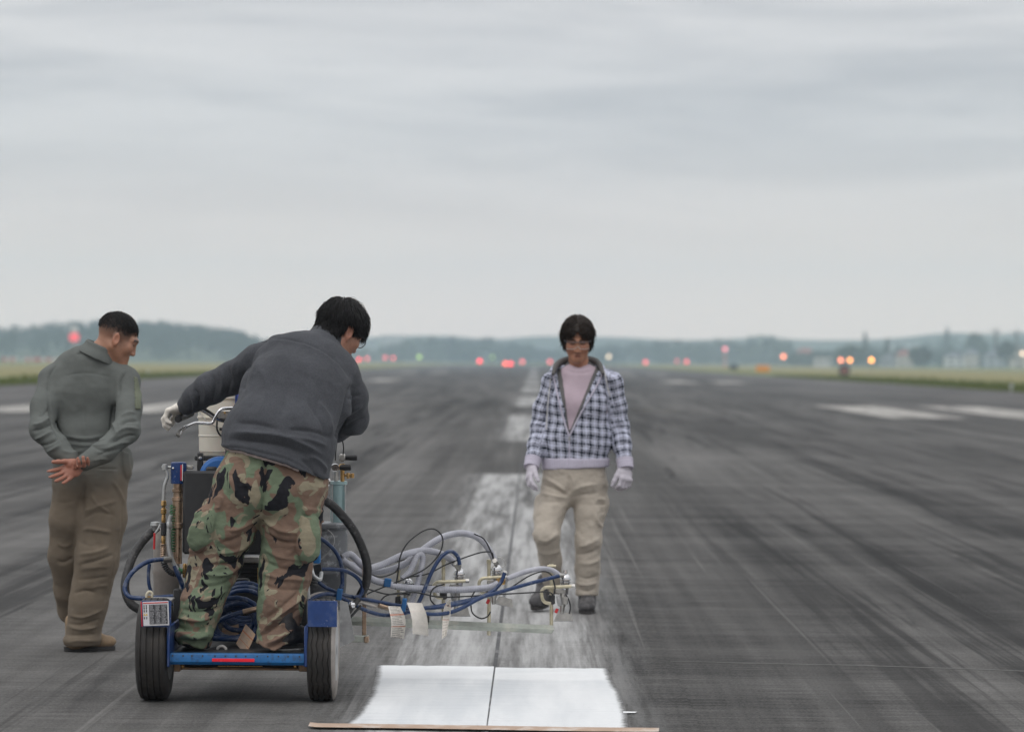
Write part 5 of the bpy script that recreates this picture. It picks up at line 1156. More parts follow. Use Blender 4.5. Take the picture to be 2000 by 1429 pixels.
# trousers and shoes
S = SDF(); S.ecn(PL(1122, 890), PL(1122, 945), (.182, .125), (.190, .130), lat, .05)
S.chain([PL(1094, 950), PL(1072, 1005, 20.32), PL(1068, 1045, 20.25), PL(1075, 1090, 20.36), PL(1080, 1150, 20.50)], [.108, .084, .076, .066, .054], .025)
S.chain([PL(1152, 950), PL(1152, 1005, 20.37), PL(1149, 1055, 20.35), PL(1148, 1110, 20.38), PL(1146, 1166, 20.40)], [.104, .090, .077, .073, .064], .025)
S.ell(PL(1178, 985, 20.38), (.035, .05, .065), None, .02); S.ell(PL(1052, 985, 20.38), (.028, .05, .065), None, .02)
c_ = Cloth(S, .0075, 1, cut=lambda P: .105 - P[..., 2])
for L, a, w_ in (([(1112, 925), (1112, 950), (1110, 968)], -.008, 3), ([(1108, 962), (1085, 945), (1062, 932)], .009, 3.5), ([(1110, 968), (1085, 955), (1058, 945)], -.009, 3.5), ([(1108, 972), (1082, 968), (1055, 962)], .009, 3.5), ([(1104, 980), (1080, 980), (1054, 978)], -.007, 4), ([(1114, 964), (1135, 950), (1170, 945)], .007, 4), ([(1116, 972), (1140, 965), (1170, 962)], -.006, 4), ([(1112, 925), (1117, 935), (1120, 950)], .004, 3),
                 ([(1046, 1060), (1068, 1068), (1094, 1050)], -.009, 4), ([(1048, 1050), (1068, 1056), (1092, 1038)], .008, 4), ([(1050, 1075), (1072, 1082), (1096, 1072)], .007, 4), ([(1060, 1110), (1078, 1108), (1096, 1120)], -.006, 4), ([(1128, 1068), (1150, 1062), (1170, 1050)], .008, 4), ([(1128, 1082), (1150, 1080), (1172, 1068)], -.009, 4), ([(1130, 1098), (1152, 1100), (1172, 1090)], .008, 4), ([(1128, 1125), (1148, 1130), (1170, 1122)], -.008, 3.5), ([(1126, 1138), (1146, 1142), (1168, 1136)], .009, 3.5), ([(1126, 1150), (1146, 1154), (1164, 1148)], -.008, 3), ([(1150, 1010), (1160, 1050), (1158, 1090)], .005, 5),
                 ([(1160, 978), (1172, 974), (1184, 978)], .008, 3), ([(1160, 986), (1172, 984), (1184, 986)], -.008, 2.5), ([(1162, 1000), (1168, 1020), (1180, 1030)], .008, 3.5), ([(1175, 990), (1178, 1010), (1172, 1030)], -.007, 3)):
    c_.fold(L, a * 1.2, w_)
c_.waves(lambda V, N: (fbm(V * 10, 63) - .5) * .016 + (fbm(V * vec(24, 24, 34), 69, 2) - .5) * .007)
c_.done('khaki_trousers', M_khaki, PM)
tr = PM.children[-1]
h1 = PL(1147, 1185, 20.47); h2 = PL(1070, 1172, 20.58)
for h_, d, up in ((vec(h1[0], 20.47, .0), unit(vec(-.03, -1, 0)), None), (vec(h2[0], 20.58, .045), unit(vec(-.32, -1, -.12)), unit(vec(0, -.12, 1)))):
    S = SDF(); boot(S, h_ + vec(0, 0, .012), d, .28, .09, up, .050); Cloth(S, .007, 1).done('shoe', M_gboot, PM); sole(h_, d, .278, .050, up).build('sole', M_sole, PM.children[-1])
    b = MB(); s_ = np.cross(d, (0, 0, 1)); [b.tube([h_ + d * (.14 + k * .02) + s_ * q * .024 + vec(0, 0, .098 - k * .010) for q in (-1, 0, 1)], .004, 6) for k in range(4)]; b.build('lace', M_sole, PM.children[-1])
for Hd, A in ((RH, RS), (LH, LS)):
    S = SDF(); hand(S, grow=.003, k=.006, **Hd); S.cone(A[-1], Hd['wrist'], .034, .031, .015); Cloth(S, .0042, 1).done('glove', M_glove2, PM)
# hair: heavy, parted in the middle, over the tops of the ears
def part(L):
    fr = np.clip((L[..., 1] - .03) / .03, 0, 1); zl = .022 + .052 * np.exp(-(L[..., 0] / .026) ** 2) + .006 * np.abs(L[..., 0]) / .05
    return np.where(fr > 0, (zl - L[..., 2]), -1) * 1.0
ln = ([-.13, -.07, -.05, -.03, .00, .03, .05, .11], [-.08, -.075, -.06, -.030, -.022, -.020, -.012, -.02])
V, Fc = hair_cap(hc, HR, HS, .021, ln, .004, part, False)
sel = lambda L: L[:, 2] > -.2
rt, dr = hair_flow(V, Fc, hc, HR, HS, (0, -.02, .14), 2000, 14, .5, .05, sel)
dr = [(n, unit(f + vec(0, 0, -.3) + unit(vec(p[0] - hc[0], 0, 0) + 1e-9) * (.45 if p[1] < hc[1] - .03 else .0) * (p[2] > hc[2] + .035))) for (n, f), p in zip(dr, rt)]
fr = np.array([((p - hc) @ HR)[1] > .035 for p in rt]); back = np.where(~fr)[0]; front_ = np.where(fr)[0]
hs = strands(16, rt[back], [dr[i] for i in back], .055, .0024, M_bhair, 'hair', PM, droop=.16, lift=.007, seg=4, jit=.07)
hs2 = strands(17, rt[front_], [dr[i] for i in front_], .028, .0022, M_bhair, 'hair', PM, droop=.10, lift=.006, seg=4, jit=.08)
bm = bmesh.new(); bm.from_mesh(hs.data); bm.from_mesh(hs2.data); bpy.data.objects.remove(hs2); vs_ = [bm.verts.new(Vector(p) - Vector(RP_)) for p in V]
for f in Fc: bm.faces.new([vs_[i] for i in f])
bm.to_mesh(hs.data); bm.free(); hs.data.polygons.foreach_set('use_smooth', [True] * len(hs.data.polygons))
# clear safety glasses
T = lambda x, y, z: hc + HS * (HR @ vec(x, y, z)); b = MB(); arc = lambda x: .112 - 6.0 * x * x
b.tube([T(x, arc(x), .016 - 1.2 * x * x) for x in np.linspace(-.070, .070, 21)], .0022, 8)
for q in (-1, 1): b.tube([T(q * .070, arc(.07), .010), T(q * .080, .045, .010), T(q * .083, -.01, .006)], .0026, 8)
gl = b.build('safety_glasses', mat('grey_spectacle_frame', (.10, .10, .11), .3), PM)
b = MB(); xs = np.linspace(-.068, .068, 25); b.grid([[T(x, arc(x) + .001, z + .014 - 1.2 * x * x) for z in np.linspace(-.040 + .016 * math.exp(-(x / .012) ** 2), 0, 6)] for x in xs]); b.build('lens', M_lens, gl, fix=False)
MB().tube([T(x, arc(x) + .001, -.026 + .016 * math.exp(-(x / .012) ** 2) - 1.2 * x * x) for x in np.linspace(-.068, .068, 31)], .0013, 6).build('lens_edge', mat('highlit_lens_edge', (.50, .51, .52), .2), gl)  # lower lens edge; its pale highlight is put into the tube's colour
# ------------------------------------------------------------------ the line striping machine
M_blue = mat('blue_enamel', (.010, .042, .165), .38, var=.2, vs=14, dirt=(.10, .12, .16), dirt_amt=.35, ds=14, speck=(.5, .5, .5), **{'Coat Weight': .25})
M_lip = mat('bright_blue_enamel', (.008, .120, .330), .42, var=.15, vs=14, dirt=(.02, .03, .05), dirt_amt=.6, ds=22)
M_hose = mat('blue_hose_rubber', (.008, .030, .100), .38, var=.25, vs=40, dirt=(.25, .27, .30), dirt_amt=.40, ds=26, speck=(.45, .46, .48))
M_bhose = mat('black_hose_rubber', (.022, .021, .021), .55, var=.3, vs=30, dirt=(.20, .19, .18), dirt_amt=.35, ds=20, speck=(.4, .4, .4))
M_cable = mat('black_cable', (.016, .016, .017), .5)
M_corr = mat('grey_corrugated_hose', (.37, .375, .42), .55, var=.2, vs=14, dirt=(.55, .55, .57), dirt_amt=.4, ds=12)
M_steel = mat('dull_steel', (.40, .39, .37), .42, .85, var=.25, vs=25, dirt=(.55, .53, .48), dirt_amt=.35, ds=30)
M_chrome = mat('chrome', (.62, .62, .63), .14, 1., var=.1); M_brass = mat('brass', (.52, .33, .14), .32, .95, var=.25, vs=40)
M_copper = mat('bronze_steel', (.40, .29, .21), .35, .9, var=.3, vs=30); M_zinc = mat('yellow_zinc_steel', (.55, .50, .36), .42, .55, var=.25, vs=30, dirt=(.62, .60, .54), dirt_amt=.4, ds=24)
M_bar = mat('paint_splashed_bar', (.36, .38, .34), .55, .3, var=.2, vs=14, dirt=(.52, .50, .42), dirt_amt=.6, ds=7)
M_tan = mat('tan_crossmember', (.26, .165, .095), .5, .35, var=.3, vs=14, dirt=(.06, .05, .04), dirt_amt=.6, ds=9)
M_dark = mat('black_painted_steel', (.020, .020, .021), .5, var=.3, vs=18, dirt=(.08, .08, .08), dirt_amt=.4, ds=12); M_pad = mat('black_plastic_panel', (.026, .026, .028), .62, var=.12, vs=8, bump=.12, bs=300)
M_tank = mat('splashed_grey_tank', (.125, .130, .138), .5, .25, var=.2, vs=8, dirt=(.42, .43, .44), dirt_amt=.75, ds=16); M_tank2 = mat('dusty_grey_tank', (.23, .205, .185), .55, .2, var=.2, vs=9, dirt=(.40, .36, .30), dirt_amt=.4, ds=8)
M_teal = mat('teal_cylinder', (.30, .43, .44), .35, .2, var=.12, vs=9, dirt=(.5, .54, .54), dirt_amt=.4, ds=12); M_rubber = mat('tyre_rubber', (.026, .023, .021), .75, var=.3, vs=10, dirt=(.085, .072, .060), dirt_amt=.5, ds=7)
M_dust = mat('paint_dusted_rubber', (.25, .225, .205), .85, var=.25, vs=14, dirt=(.42, .40, .38), dirt_amt=.5, ds=10); M_red = mat('red_plastic', (.55, .03, .035), .45); M_refl = mat('red_reflector', (.80, .022, .045), .25, var=.06)
M_green = mat('green_spring', (.03, .14, .05), .5); M_white = mat('white_plastic', (.66, .62, .54), .45, var=.06, vs=6, **{'Subsurface Weight': .1}); M_ltgrey = mat('pale_splashed_plate', (.33, .33, .33), .6, var=.3, vs=14, dirt=(.58, .58, .57), dirt_amt=.6, ds=12)
M_pipe = mat('galvanised_pipe', (.42, .43, .43), .38, .6, var=.2, vs=30); M_label = mat('label_white', (.62, .62, .64), .5, var=.05); M_ink = mat('label_ink', (.035, .035, .04), .6, var=.1); M_yink = mat('label_yellow', (.65, .42, .04), .5)
root = W(465, 1366, 15.0); LM = empty('striping_machine', (root[0], 15.1, 0), 'blue line striping machine with two rear tyres and a boom of four hose-fed spray guns', 'striping machine')
def part(mb, name, m, parent=None, ang=38): return mb.build(name, m, parent or LM, ang=ang)
def hose(name, L, r, m, n=8, seg=10, parent=None, ridge=0.):
    P = spline(wpts(L), n)
    if ridge:
        P = np.array(P); s = np.concatenate(([0], np.cumsum(np.linalg.norm(np.diff(P, axis=0), axis=1)))); k = max(int(s[-1] / .0022), 8); q = np.linspace(0, s[-1], k); P = np.stack([np.interp(q, s, P[:, i]) for i in range(3)], 1); rr = [r * (1 + ridge * (1, .3, -.6, .3)[i % 4]) for i in range(k)]
    else: rr = r
    return part(MB().tube(P, rr, seg), name, m, parent)
def bx(x0, x1, y0, y1, Y, dY, ch=.004):
    """box from its outline seen in the photograph: near face at Y, dY deep"""
    a, b = W(x0, y0, Y), W(x1, y1, Y); return ((a[0] + b[0]) / 2, Y + dY / 2, (a[2] + b[2]) / 2), (b[0] - a[0], dY, a[2] - b[2])
def boxp(*a, ch=.004): c, s = bx(*a); return MB().box(c, s, ch=ch)
def rod(a, b, r, name, m, parent=None, seg=14): return part(MB().cyl(W(*a), W(*b), r, seg=seg), name, m, parent)

# wheels
def wheel(px, Y, r, w_, zig, side, name='wheel'):
    c = vec(W(px, 1300, Y)[0], Y, r); o = empty(name, c); o.parent = LM; o.location = Vector(c) - LM.location
    prof = [(-.5, .60), (-.53, .72), (-.50, .88), (-.44, .955), (-.40, .975)]; g = (-.30, -.11, .11, .30)
    xs = -.40
    for k in g: prof += [(k - .026, .992), (k - .016, .970), (k + .016, .970), (k + .026, .992)]
    prof += [(.40, .975), (.44, .955), (.50, .88), (.53, .72), (.5, .60)]
    seg = 144; v = []; f = []; n = len(prof)
    for j in range(seg):
        a = 2 * math.pi * j / seg; z = zig * (abs((j % 8) - 4) - 2) / 2
        for x, rr in prof: v.append(c + vec((x + (z if abs(x) < .36 else 0)) * w_, rr * r * math.cos(a), rr * r * math.sin(a)))
    for j in range(seg):
        for i in range(n - 1): f.append((j * n + i, j * n + i + 1, ((j + 1) % seg) * n + i + 1, ((j + 1) % seg) * n + i))
    mb = MB(); mb.add(v, f)
    if side: mb.m = [1 if prof[i % (n - 1)][0] >= .40 else 0 for i in range(len(f))]
    mb.build('tyre', [M_rubber, M_dust], o, ang=30)
    mb = MB(); mb.lathe([(r * .60, -.5 * w_), (r * .62, -.46 * w_), (r * .52, -.40 * w_), (r * .50, -.1 * w_), (r * .2, .1 * w_), (r * .18, .42 * w_), (r * .10, .50 * w_)], c, (1, 0, 0), 36); mb.lathe([(r * .60, .5 * w_), (r * .62, .46 * w_), (r * .50, .40 * w_), (r * .48, .12 * w_)], c, (1, 0, 0), 36)
    mb.build('rim', M_ltgrey if side else M_dark, o); mb = MB()
    for k in range(5): a = k * 1.2566; mb.cyl(c + vec(.12 * w_, r * .34 * math.cos(a), r * .34 * math.sin(a)), c + vec(.30 * w_, r * .34 * math.cos(a), r * .34 * math.sin(a)), .009, seg=6)
    mb.build('wheel_nut', M_steel, o); return o
wheel(303, 15.0, .225, .132, 0, False); wheel(631, 15.0, .225, .118, .035, True)
q = W(470, 1300, 16.75); wheel(470, 16.75, .17, .09, 0, False, 'front_wheel')
# fenders
for x0, x1, nm in ((276, 334, 'fender'), (601, 658, 'fender')):
    a, b = W(x0, 1174, 14.765), W(x1, 1224, 14.765); mb = MB(); th = .005
    mb.box(((a[0] + b[0]) / 2, 14.767, (a[2] + b[2]) / 2), (b[0] - a[0], th, a[2] - b[2]), ch=.0015); mb.box(((a[0] + b[0]) / 2, 14.82, a[2] - .010), (b[0] - a[0], .115, th), np.array(Matrix.Rotation(R(-12), 3, 'X')), .0015)
    fo = part(mb, nm, M_blue)
    if x0 < 400:
        tilt = np.array(Matrix.Rotation(R(-2.5), 3, 'Y')); c = (a + b) / 2 + vec(0, -.010, .004); part(MB().box(c, (.112, .004, .104), tilt, .001), 'warning_label', M_label, fo); wl = LM.children[-1] if False else fo.children[-1]
        L_ = lambda x, z, d=-.0032: c + tilt @ vec(x, d, z); rn = random.Random(4)
        mb = MB(); mb.box(L_(0, .047), (.108, .001, .004), tilt, .0002); mb.build('label_band', M_red, wl)
        mb = MB()
        for r_ in range(3):
            for k in range(3):
                for l in range(8): wd = rn.uniform(.014, .0225); mb.box(L_(-.0245 + k * .0265 + wd / 2 - .002, .036 - r_ * .0285 - l * .0031, -.0040), (wd, .0006, .0008), tilt, .0001)
        mb.build('label_text', M_label, wl); mb = MB()
        for r_ in range(3):
            for k in range(3): mb.box(L_(-.0155 + k * .0265, .0255 - r_ * .0285), (.0255, .0008, .0275), tilt, .0001)
        mb.build('label_table', M_ink, wl); mb = MB()
        for k, z in enumerate((.036, .026, .014, -.016)):
            for l in range(2): mb.lathe([(.0016, 0), (.0032, .0003), (.0016, .0008)], L_(-.050 + .010 * l, z, -.0026), (0, -1, 0), 8); mb.box(L_(-.050 + .010 * l, z - .004), (.003, .0007, .006), tilt, .0001)
        mb.build('label_symbol', M_ink, wl); mb = MB()
        for l in range(2): p = [L_(-.050 + .010 * l + dx, -.002 + dz, -.003) for dx, dz in ((-.0045, -.004), (.0045, -.004), (0, .0045))]; mb.prism(p, (0, -.0006, 0))
        mb.build('label_triangle', M_yink, wl)
        part(MB().box(L_(-.0615, 0), (.004, .003, .108), tilt, .0008), 'red_edge', M_red, fo)
# deck, lip, crossmember
a, b = W(327, 1277, 14.83), W(594, 1298, 14.83); zt = a[2]
part(MB().box(((a[0] + b[0]) / 2, 15.28, zt - .008), (b[0] - a[0], .86, .014), ch=.002), 'deck', M_dark)
sec = [(0, 0), (-.0, -.032), (.010, -.044), (.030, -.047), (.03, -.040), (.014, -.036), (.006, -.028), (.006, -.004), (.05, -.001), (.05, .004), (.002, .004)]
part(MB().prism([(a[0], 14.83 + y, zt + z) for y, z in sec], (b[0] - a[0], 0, 0)), 'step_lip', M_lip); lip = [o for o in LM.children if o.name.startswith('step_lip')][0]
mb = MB(); rn = random.Random(2)
for k in range(13): x = a[0] + (b[0] - a[0]) * (.03 + k * .078 + rn.uniform(-.008, .008)); mb.lathe([(.0042, 0), (.0036, .0012)], (x, 14.8302, zt - .006), (0, -1, 0), 10)
mb.build('bolt_hole', M_ink, lip); mb = MB(); c, s = bx(414, 497, 1285, 1292, 14.826, .004); mb.box(c, s, ch=.001); mb.build('reflector', M_refl, lip)
part(boxp(339, 600, 1302, 1309, 14.95, .05), 'axle_beam', M_tan); part(boxp(352, 588, 1297, 1303, 15.0, .04), 'frame_rail', M_dark)
for x0, x1 in ((339, 352), (583, 601)): part(boxp(x0, x1, 1294, 1311, 14.90, .12), 'axle_bracket', M_tan)
part(boxp(425, 512, 1299, 1302, 14.97, .02), 'brass_rod', M_brass)
for x0, x1 in ((326, 331), (594, 601)): part(boxp(x0, x1, 1222, 1302, 14.80, .5), 'side_plate', M_blue)
for x in (357, 577): part(MB().lathe([(.002, 0), (.010, .003), (.010, .012), (.004, .018)], W(x, 1300, 14.95), (0, -1, 0), 12), 'grease_nipple', M_brass)
# frame, engine, back pad
part(boxp(338, 352, 1150, 1280, 15.25, .06), 'frame_post', M_dark); part(boxp(588, 600, 1170, 1280, 15.30, .06), 'frame_post', M_dark)
mb = MB(); c, s = bx(357, 548, 919, 1083, 15.42, .035); mb.box(c, s, ch=.016); part(mb, 'back_pad', M_pad)
eng = part(MB().box(*bx(425, 545, 1085, 1185, 15.62, .40), ch=.02), 'engine', M_dark); mb = MB()
for k in range(7): mb.box(*bx(432, 540, 1092 + k * 8, 1095 + k * 8, 15.60, .02), ch=.002)
mb.build('cooling_fin', M_dark, eng); MB().box(*bx(452, 507, 1086, 1099, 15.585, .03), ch=.004).build('fuel_plate', M_steel, eng)
MB().tube(spline(wpts([(455, 1140, 15.55), (458, 1132, 15.55), (470, 1130, 15.55), (485, 1131, 15.55), (487, 1138, 15.55)]), 5), .0035, 8).build('lift_handle', M_steel, eng)
MB().cyl(W(507, 1108, 15.57), W(507, 1150, 15.57), .010, seg=12).build('drain_tube', M_brass, eng)
part(boxp(350, 560, 1180, 1270, 15.72, .02), 'engine_guard', M_dark)
part(boxp(440, 480, 826, 1090, 15.88, .05), 'steering_column', M_dark); part(boxp(385, 396, 884, 920, 15.60, .03), 'bracket', M_dark); part(boxp(380, 500, 889.5, 900, 15.92, .26), 'bucket_shelf', M_dark)
MB().ball(W(391, 894, 15.595), .008, 8).build('bolt', M_steel, LM)
mb = MB(); c = W(428, 931, 15.52); mb.lathe([(.02, -.02), (.075, -.018), (.090, -.004), (.093, .02), (.093, .10), (.085, .115)], c, (0, 1, 0), 36); part(mb, 'drive_cover', mat('cover_blue', (.012, .105, .34), .4, var=.12))
MB().box(*bx(402, 424, 911, 925, 15.475, .03), ch=.008).build('cover_latch', M_dark, LM)
# handlebar, grips, lever, console
hb = part(MB().tube(spline(wpts([(347, 818, 15.62), (360, 812, 15.70), (392, 799, 15.82), (425, 817, 15.84), (456, 823, 15.86), (500, 826, 15.86), (545, 823, 15.84), (580, 815, 15.8), (596, 826, 15.78), (612, 842, 15.72)]), 7), .0125, 12), 'handlebar', M_chrome)
MB().tube(spline(wpts([(346.5, 818, 15.612), (355, 815, 15.67), (374, 807, 15.76)]), 6), [.014, .0175, .0175, .016, .0165, .016, .0155, .016, .0155, .0155, .0155, .015, .0145], 14).build('grip', M_cable, hb)
MB().tube(spline(wpts([(598, 828, 15.77), (606, 836, 15.74), (616, 845, 15.71)]), 6), .018, 14).build('grip', M_cable, hb)
MB().tube(spline(wpts([(350, 848, 15.66), (356, 838, 15.68), (378, 827, 15.72), (395, 826, 15.75), (413, 826, 15.78), (421, 814, 15.79), (431, 800, 15.80), (445, 797, 15.81), (470, 797, 15.82)]), 6), .0078, 10).build('brake_lever', M_chrome, hb)
MB().tube(wpts([(347, 851, 15.655), (352, 842, 15.672), (359, 836, 15.685)]), [.011, .009, .008], 10).build('lever_tip', M_steel, hb)
rod((398, 797, 15.81), (425, 815, 15.83), .006, 'link_rod', M_cable); part(boxp(426, 470, 801, 818, 15.83, .012), 'clamp_plate', M_steel); MB().ball(W(439, 806, 15.825), .006, 8).build('bolt', M_brass, LM)
hose('control_cable', [(424, 822, 15.80), (424, 838, 15.79), (431, 850, 15.8), (446, 856, 15.83)], .0045, M_cable); part(MB().box(*bx(428, 446, 835, 841, 15.78, .02), ch=.005), 'throttle_knob', M_cable)
con = part(boxp(459, 520, 758, 808, 15.90, .07), 'console', M_blue); MB().box(*bx(464, 514, 764, 800, 15.893, .006), ch=.002).build('display', mat('violet_display', (.10, .09, .48), .15, var=.06), con)
# pump at left: blue cap, plated cylinder, pipes, valves, springs
def lathe_px(name, m, prof, Y, parent=None, seg=26):
    """turned part: (px x-centre, px y, radius in m) downwards"""
    c0 = W(prof[0][0], prof[0][1], Y); return part(MB().lathe([(r, W(x, y, Y)[2] - c0[2]) for x, y, r in prof], c0, (0, 0, 1), seg), name, m, parent)
pc = lathe_px('pump_cap', M_blue, [(349, 902, .030), (349, 903.5, .0355), (349, 941, .0365), (349, 944, .034)], 15.46)
MB().box(*bx(352.5, 355, 908, 938, 15.4225, .004), ch=.0005).build('cap_label', M_red, pc); MB().box(*bx(355.5, 357, 906, 939, 15.4235, .004), ch=.0005).build('cap_label_edge', M_label, pc); MB().ball(W(338, 914, 15.43), .006, 8).build('bolt', M_chrome, pc)
lathe_px('pump_cylinder', M_copper, [(348, 944, .022), (348, 953, .022), (348, 954, .027), (348, 960, .027), (348, 961, .022), (348, 970, .022), (348, 971, .028), (348, 977, .028), (348, 978, .025), (348, 1020, .025), (348, 1022, .030), (348, 1030, .030), (348, 1032, .020), (348, 1100, .020)], 15.47)
rod((316, 912, 15.45), (334, 912, 15.45), .006, 'cross_pipe', M_pipe); lathe_px('pipe_nut', M_pipe, [(322, 906, .006), (322, 907, .012), (322, 917, .012), (322, 918, .006)], 15.44)
part(boxp(360, 378, 908, 916, 15.47, .02), 'bolt_bar', M_steel)
hose('rigid_pipe', [(323, 916, 15.44), (327, 930, 15.44), (321, 950, 15.44), (319, 980, 15.44)], .008, M_pipe)
lathe_px('brass_fitting', M_brass, [(320, 976, .006), (320, 978, .012), (320, 986, .014), (320, 989, .008), (320, 992, .008), (320, 994, .014), (320, 1002, .014), (320, 1004, .009), (320, 1014, .011), (320, 1018, .011), (320, 1020, .008)], 15.44, seg=6)
lathe_px('check_valve', M_dark, [(320, 1020, .009), (320, 1022, .014), (320, 1044, .014), (320, 1046, .009)], 15.44, seg=8); lathe_px('brass_fitting', M_brass, [(319, 1046, .008), (319, 1052, .011), (319, 1058, .009), (319, 1062, .008)], 15.44, seg=8)
def coil(px, y0, y1, Y, r, wire, turns, name, m):
    a = W(px, y0, Y); z1 = W(px, y1, Y)[2]; part(MB().tube([(a[0] + r * math.cos(t), Y + r * math.sin(t), a[2] + (z1 - a[2]) * t / (turns * 6.283)) for t in np.linspace(0, turns * 6.283, turns * 14)], wire, 6), name, m)
coil(319, 1060, 1092, 15.44, .012, .003, 9, 'hose_spring', M_copper); coil(337, 985, 1076, 15.45, .012, .0026, 17, 'green_spring', M_green)
hose('corrugated_guard', [(319, 1090, 15.44), (323, 1106, 15.43), (335, 1118, 15.43), (352, 1120, 15.45)], .013, M_dark, ridge=.18)
hose('grey_pipe', [(334, 1005, 15.40), (330, 1025, 15.40), (330, 1070, 15.40), (337, 1095, 15.40), (346, 1112, 15.40)], .010, M_pipe); lathe_px('hex_nut', M_pipe, [(331, 1018, .010), (331, 1020, .014), (331, 1030, .014), (331, 1032, .010)], 15.40, seg=6)
hose('blue_hose', [(341, 1104, 15.40), (348, 1122, 15.40), (356, 1142, 15.42), (360, 1165, 15.45)], .0105, M_hose)
hose('green_hose', [(345, 1110, 15.46), (360, 1117, 15.46), (372, 1118, 15.48)], .011, M_green); lathe_px('brass_plug', M_brass, [(361, 1100, .006), (361, 1102, .009), (361, 1112, .010), (361, 1126, .010), (361, 1128, .006)], 15.43, seg=8)
vl = lathe_px('ball_valve', M_pipe, [(304, 1018, .008), (304, 1019, .022), (304, 1026, .024), (304, 1032, .014), (304, 1036, .012)], 15.6); MB().tube(wpts([(313, 1024, 15.55), (308, 1034, 15.54), (302, 1042, 15.53)]), .004, 6).build('valve_arm', M_pipe, vl); MB().tube(wpts([(302, 1040, 15.53), (301, 1072, 15.53)]), .005, 8).build('valve_handle', M_red, vl)
lathe_px('side_tank', M_tank2, [(326, 1030, .02), (326, 1033, .055), (326, 1040, .062), (326, 1108, .062), (326, 1116, .066), (326, 1122, .062), (326, 1185, .058), (326, 1192, .03)], 15.78)
hose('suction_hose', [(306, 1030, 15.68), (288, 1046, 15.64), (266, 1074, 15.58), (251, 1108, 15.52), (244, 1146, 15.48), (254, 1176, 15.46), (274, 1190, 15.46), (292, 1192, 15.48)], .0200, M_bhose, seg=14)
hose('blue_hose', [(332, 1093, 15.38), (312, 1092, 15.36), (285, 1098, 15.33), (258, 1118, 15.30), (244, 1146, 15.28), (252, 1164, 15.26), (278, 1168, 15.25), (310, 1166, 15.26), (352, 1163, 15.28)], .0105, M_hose)
rod((318, 1092, 15.365), (334, 1092, 15.385), .014, 'hose_fitting', M_steel); hose('blue_hose', [(292, 1100, 15.5), (290, 1120, 15.5), (291, 1140, 15.5), (296, 1158, 15.5)], .008, M_hose)
part(boxp(283, 336, 1169, 1174, 15.05, .12), 'tray', M_ltgrey); MB().tube(spline(wpts([(288, 1172, 15.04), (286, 1162, 15.04), (291, 1155, 15.04), (297, 1158, 15.04), (296, 1170, 15.04)]), 5), .006, 8).build('wire_loop', mat('cream_wire', (.6, .55, .42), .5), LM)
rod((291, 1163, 15.02), (291, 1174, 15.02), .008, 'brass_stud', M_brass)
# bead tank and regulator column at right
tk = lathe_px('bead_tank', M_tank, [(630, 1019, .04), (630, 1019.5, .128), (630, 1022, .134), (630, 1028, .134), (630, 1031, .128), (630, 1034, .118), (630, 1110, .117), (630, 1112, .120), (630, 1118, .120), (630, 1120, .116), (630, 1186, .108), (630, 1195, .06)], 15.95, seg=40)
MB().box(*bx(676, 684, 1024, 1033, 15.90, .06), ch=.004).build('lid_clamp', M_tank, tk)
MB().tube(spline(wpts([(640, 1034, 15.828), (650, 1044, 15.826), (653, 1056, 15.826), (648, 1070, 15.826), (635, 1085, 15.828), (627, 1092, 15.83)]), 6), .0028, 6).build('twisted_cord', M_ltgrey, tk)
cy = lathe_px('air_cylinder', M_teal, [(661, 938, .020), (661, 939, .041), (661, 945, .042), (661, 947, .036), (661, 1022, .036)], 15.98); MB().box(*bx(671.5, 673, 960, 995, 15.946, .006), ch=.001).build('cylinder_mark', M_teal, cy)
for x in (649, 674): rod((x, 946, 15.95), (x, 1022, 15.95), .004, 'tie_rod', M_pipe)
rg = part(MB().cyl(W(669, 905, 15.95), W(669, 940, 15.95), .010, seg=10), 'regulator_stem', M_brass)
MB().box(*bx(663, 674, 886, 901, 15.93, .03), ch=.005).build('regulator_body', M_steel, rg); MB().box(*bx(662, 675, 906, 918, 15.93, .03), ch=.005).build('regulator_body', M_brass, rg)
mb = MB(); mb.lathe([(.010, -.03), (.0125, -.026), (.0145, -.006), (.0145, .024), (.011, .028)], W(686, 893, 15.95), (1, 0, 0), 18); mb.build('regulator_knob', M_cable, rg)
mb = MB(); mb.lathe([(.010, -.03), (.0125, -.026), (.0145, -.006), (.0145, .020), (.011, .024)], W(676, 912.5, 15.93), (1, 0, 0), 18); mb.build('regulator_knob', M_cable, rg)
mb = MB(); mb.cyl(W(668, 928, 15.95), W(690, 928, 15.95), .007, seg=10); mb.cyl(W(680, 923, 15.95), W(680, 934, 15.95), .009, seg=6); mb.cyl(W(688, 924, 15.95), W(688, 933, 15.95), .010, seg=6); mb.build('brass_tee', M_brass, rg)
mb = MB(); mb.cyl(W(656, 920, 15.95), W(656, 942, 15.95), .009, seg=8); mb.cyl(W(656, 930, 15.95), W(656, 936, 15.95), .013, seg=6); mb.build('gauge_stem', M_steel, rg)
gc = W(654, 913, 15.915); ga = part(MB().lathe([(.0175, .02), (.0195, .018), (.0195, -.002), (.0175, -.006), (.016, -.004)], gc, (0, 1, 0), 28), 'pressure_gauge', M_chrome)
MB().lathe([(.001, -.0025), (.0165, -.002), (.0165, .002)], gc, (0, 1, 0), 28).build('dial', M_label, ga); mb = MB(); mb.box(gc + vec(.003, -.0042, .002), (.012, .0008, .0016), np.array(Matrix.Rotation(R(-38), 3, 'Y')), .0002)
for k in range(9): a_ = R(-50 + k * 35); mb.box(gc + vec(math.cos(a_) * .0135, -.0034, math.sin(a_) * .0135), (.0035, .0007, .0010), np.array(Matrix.Rotation(-a_, 3, 'Y')), .0002)
mb.build('needle', M_ink, ga)
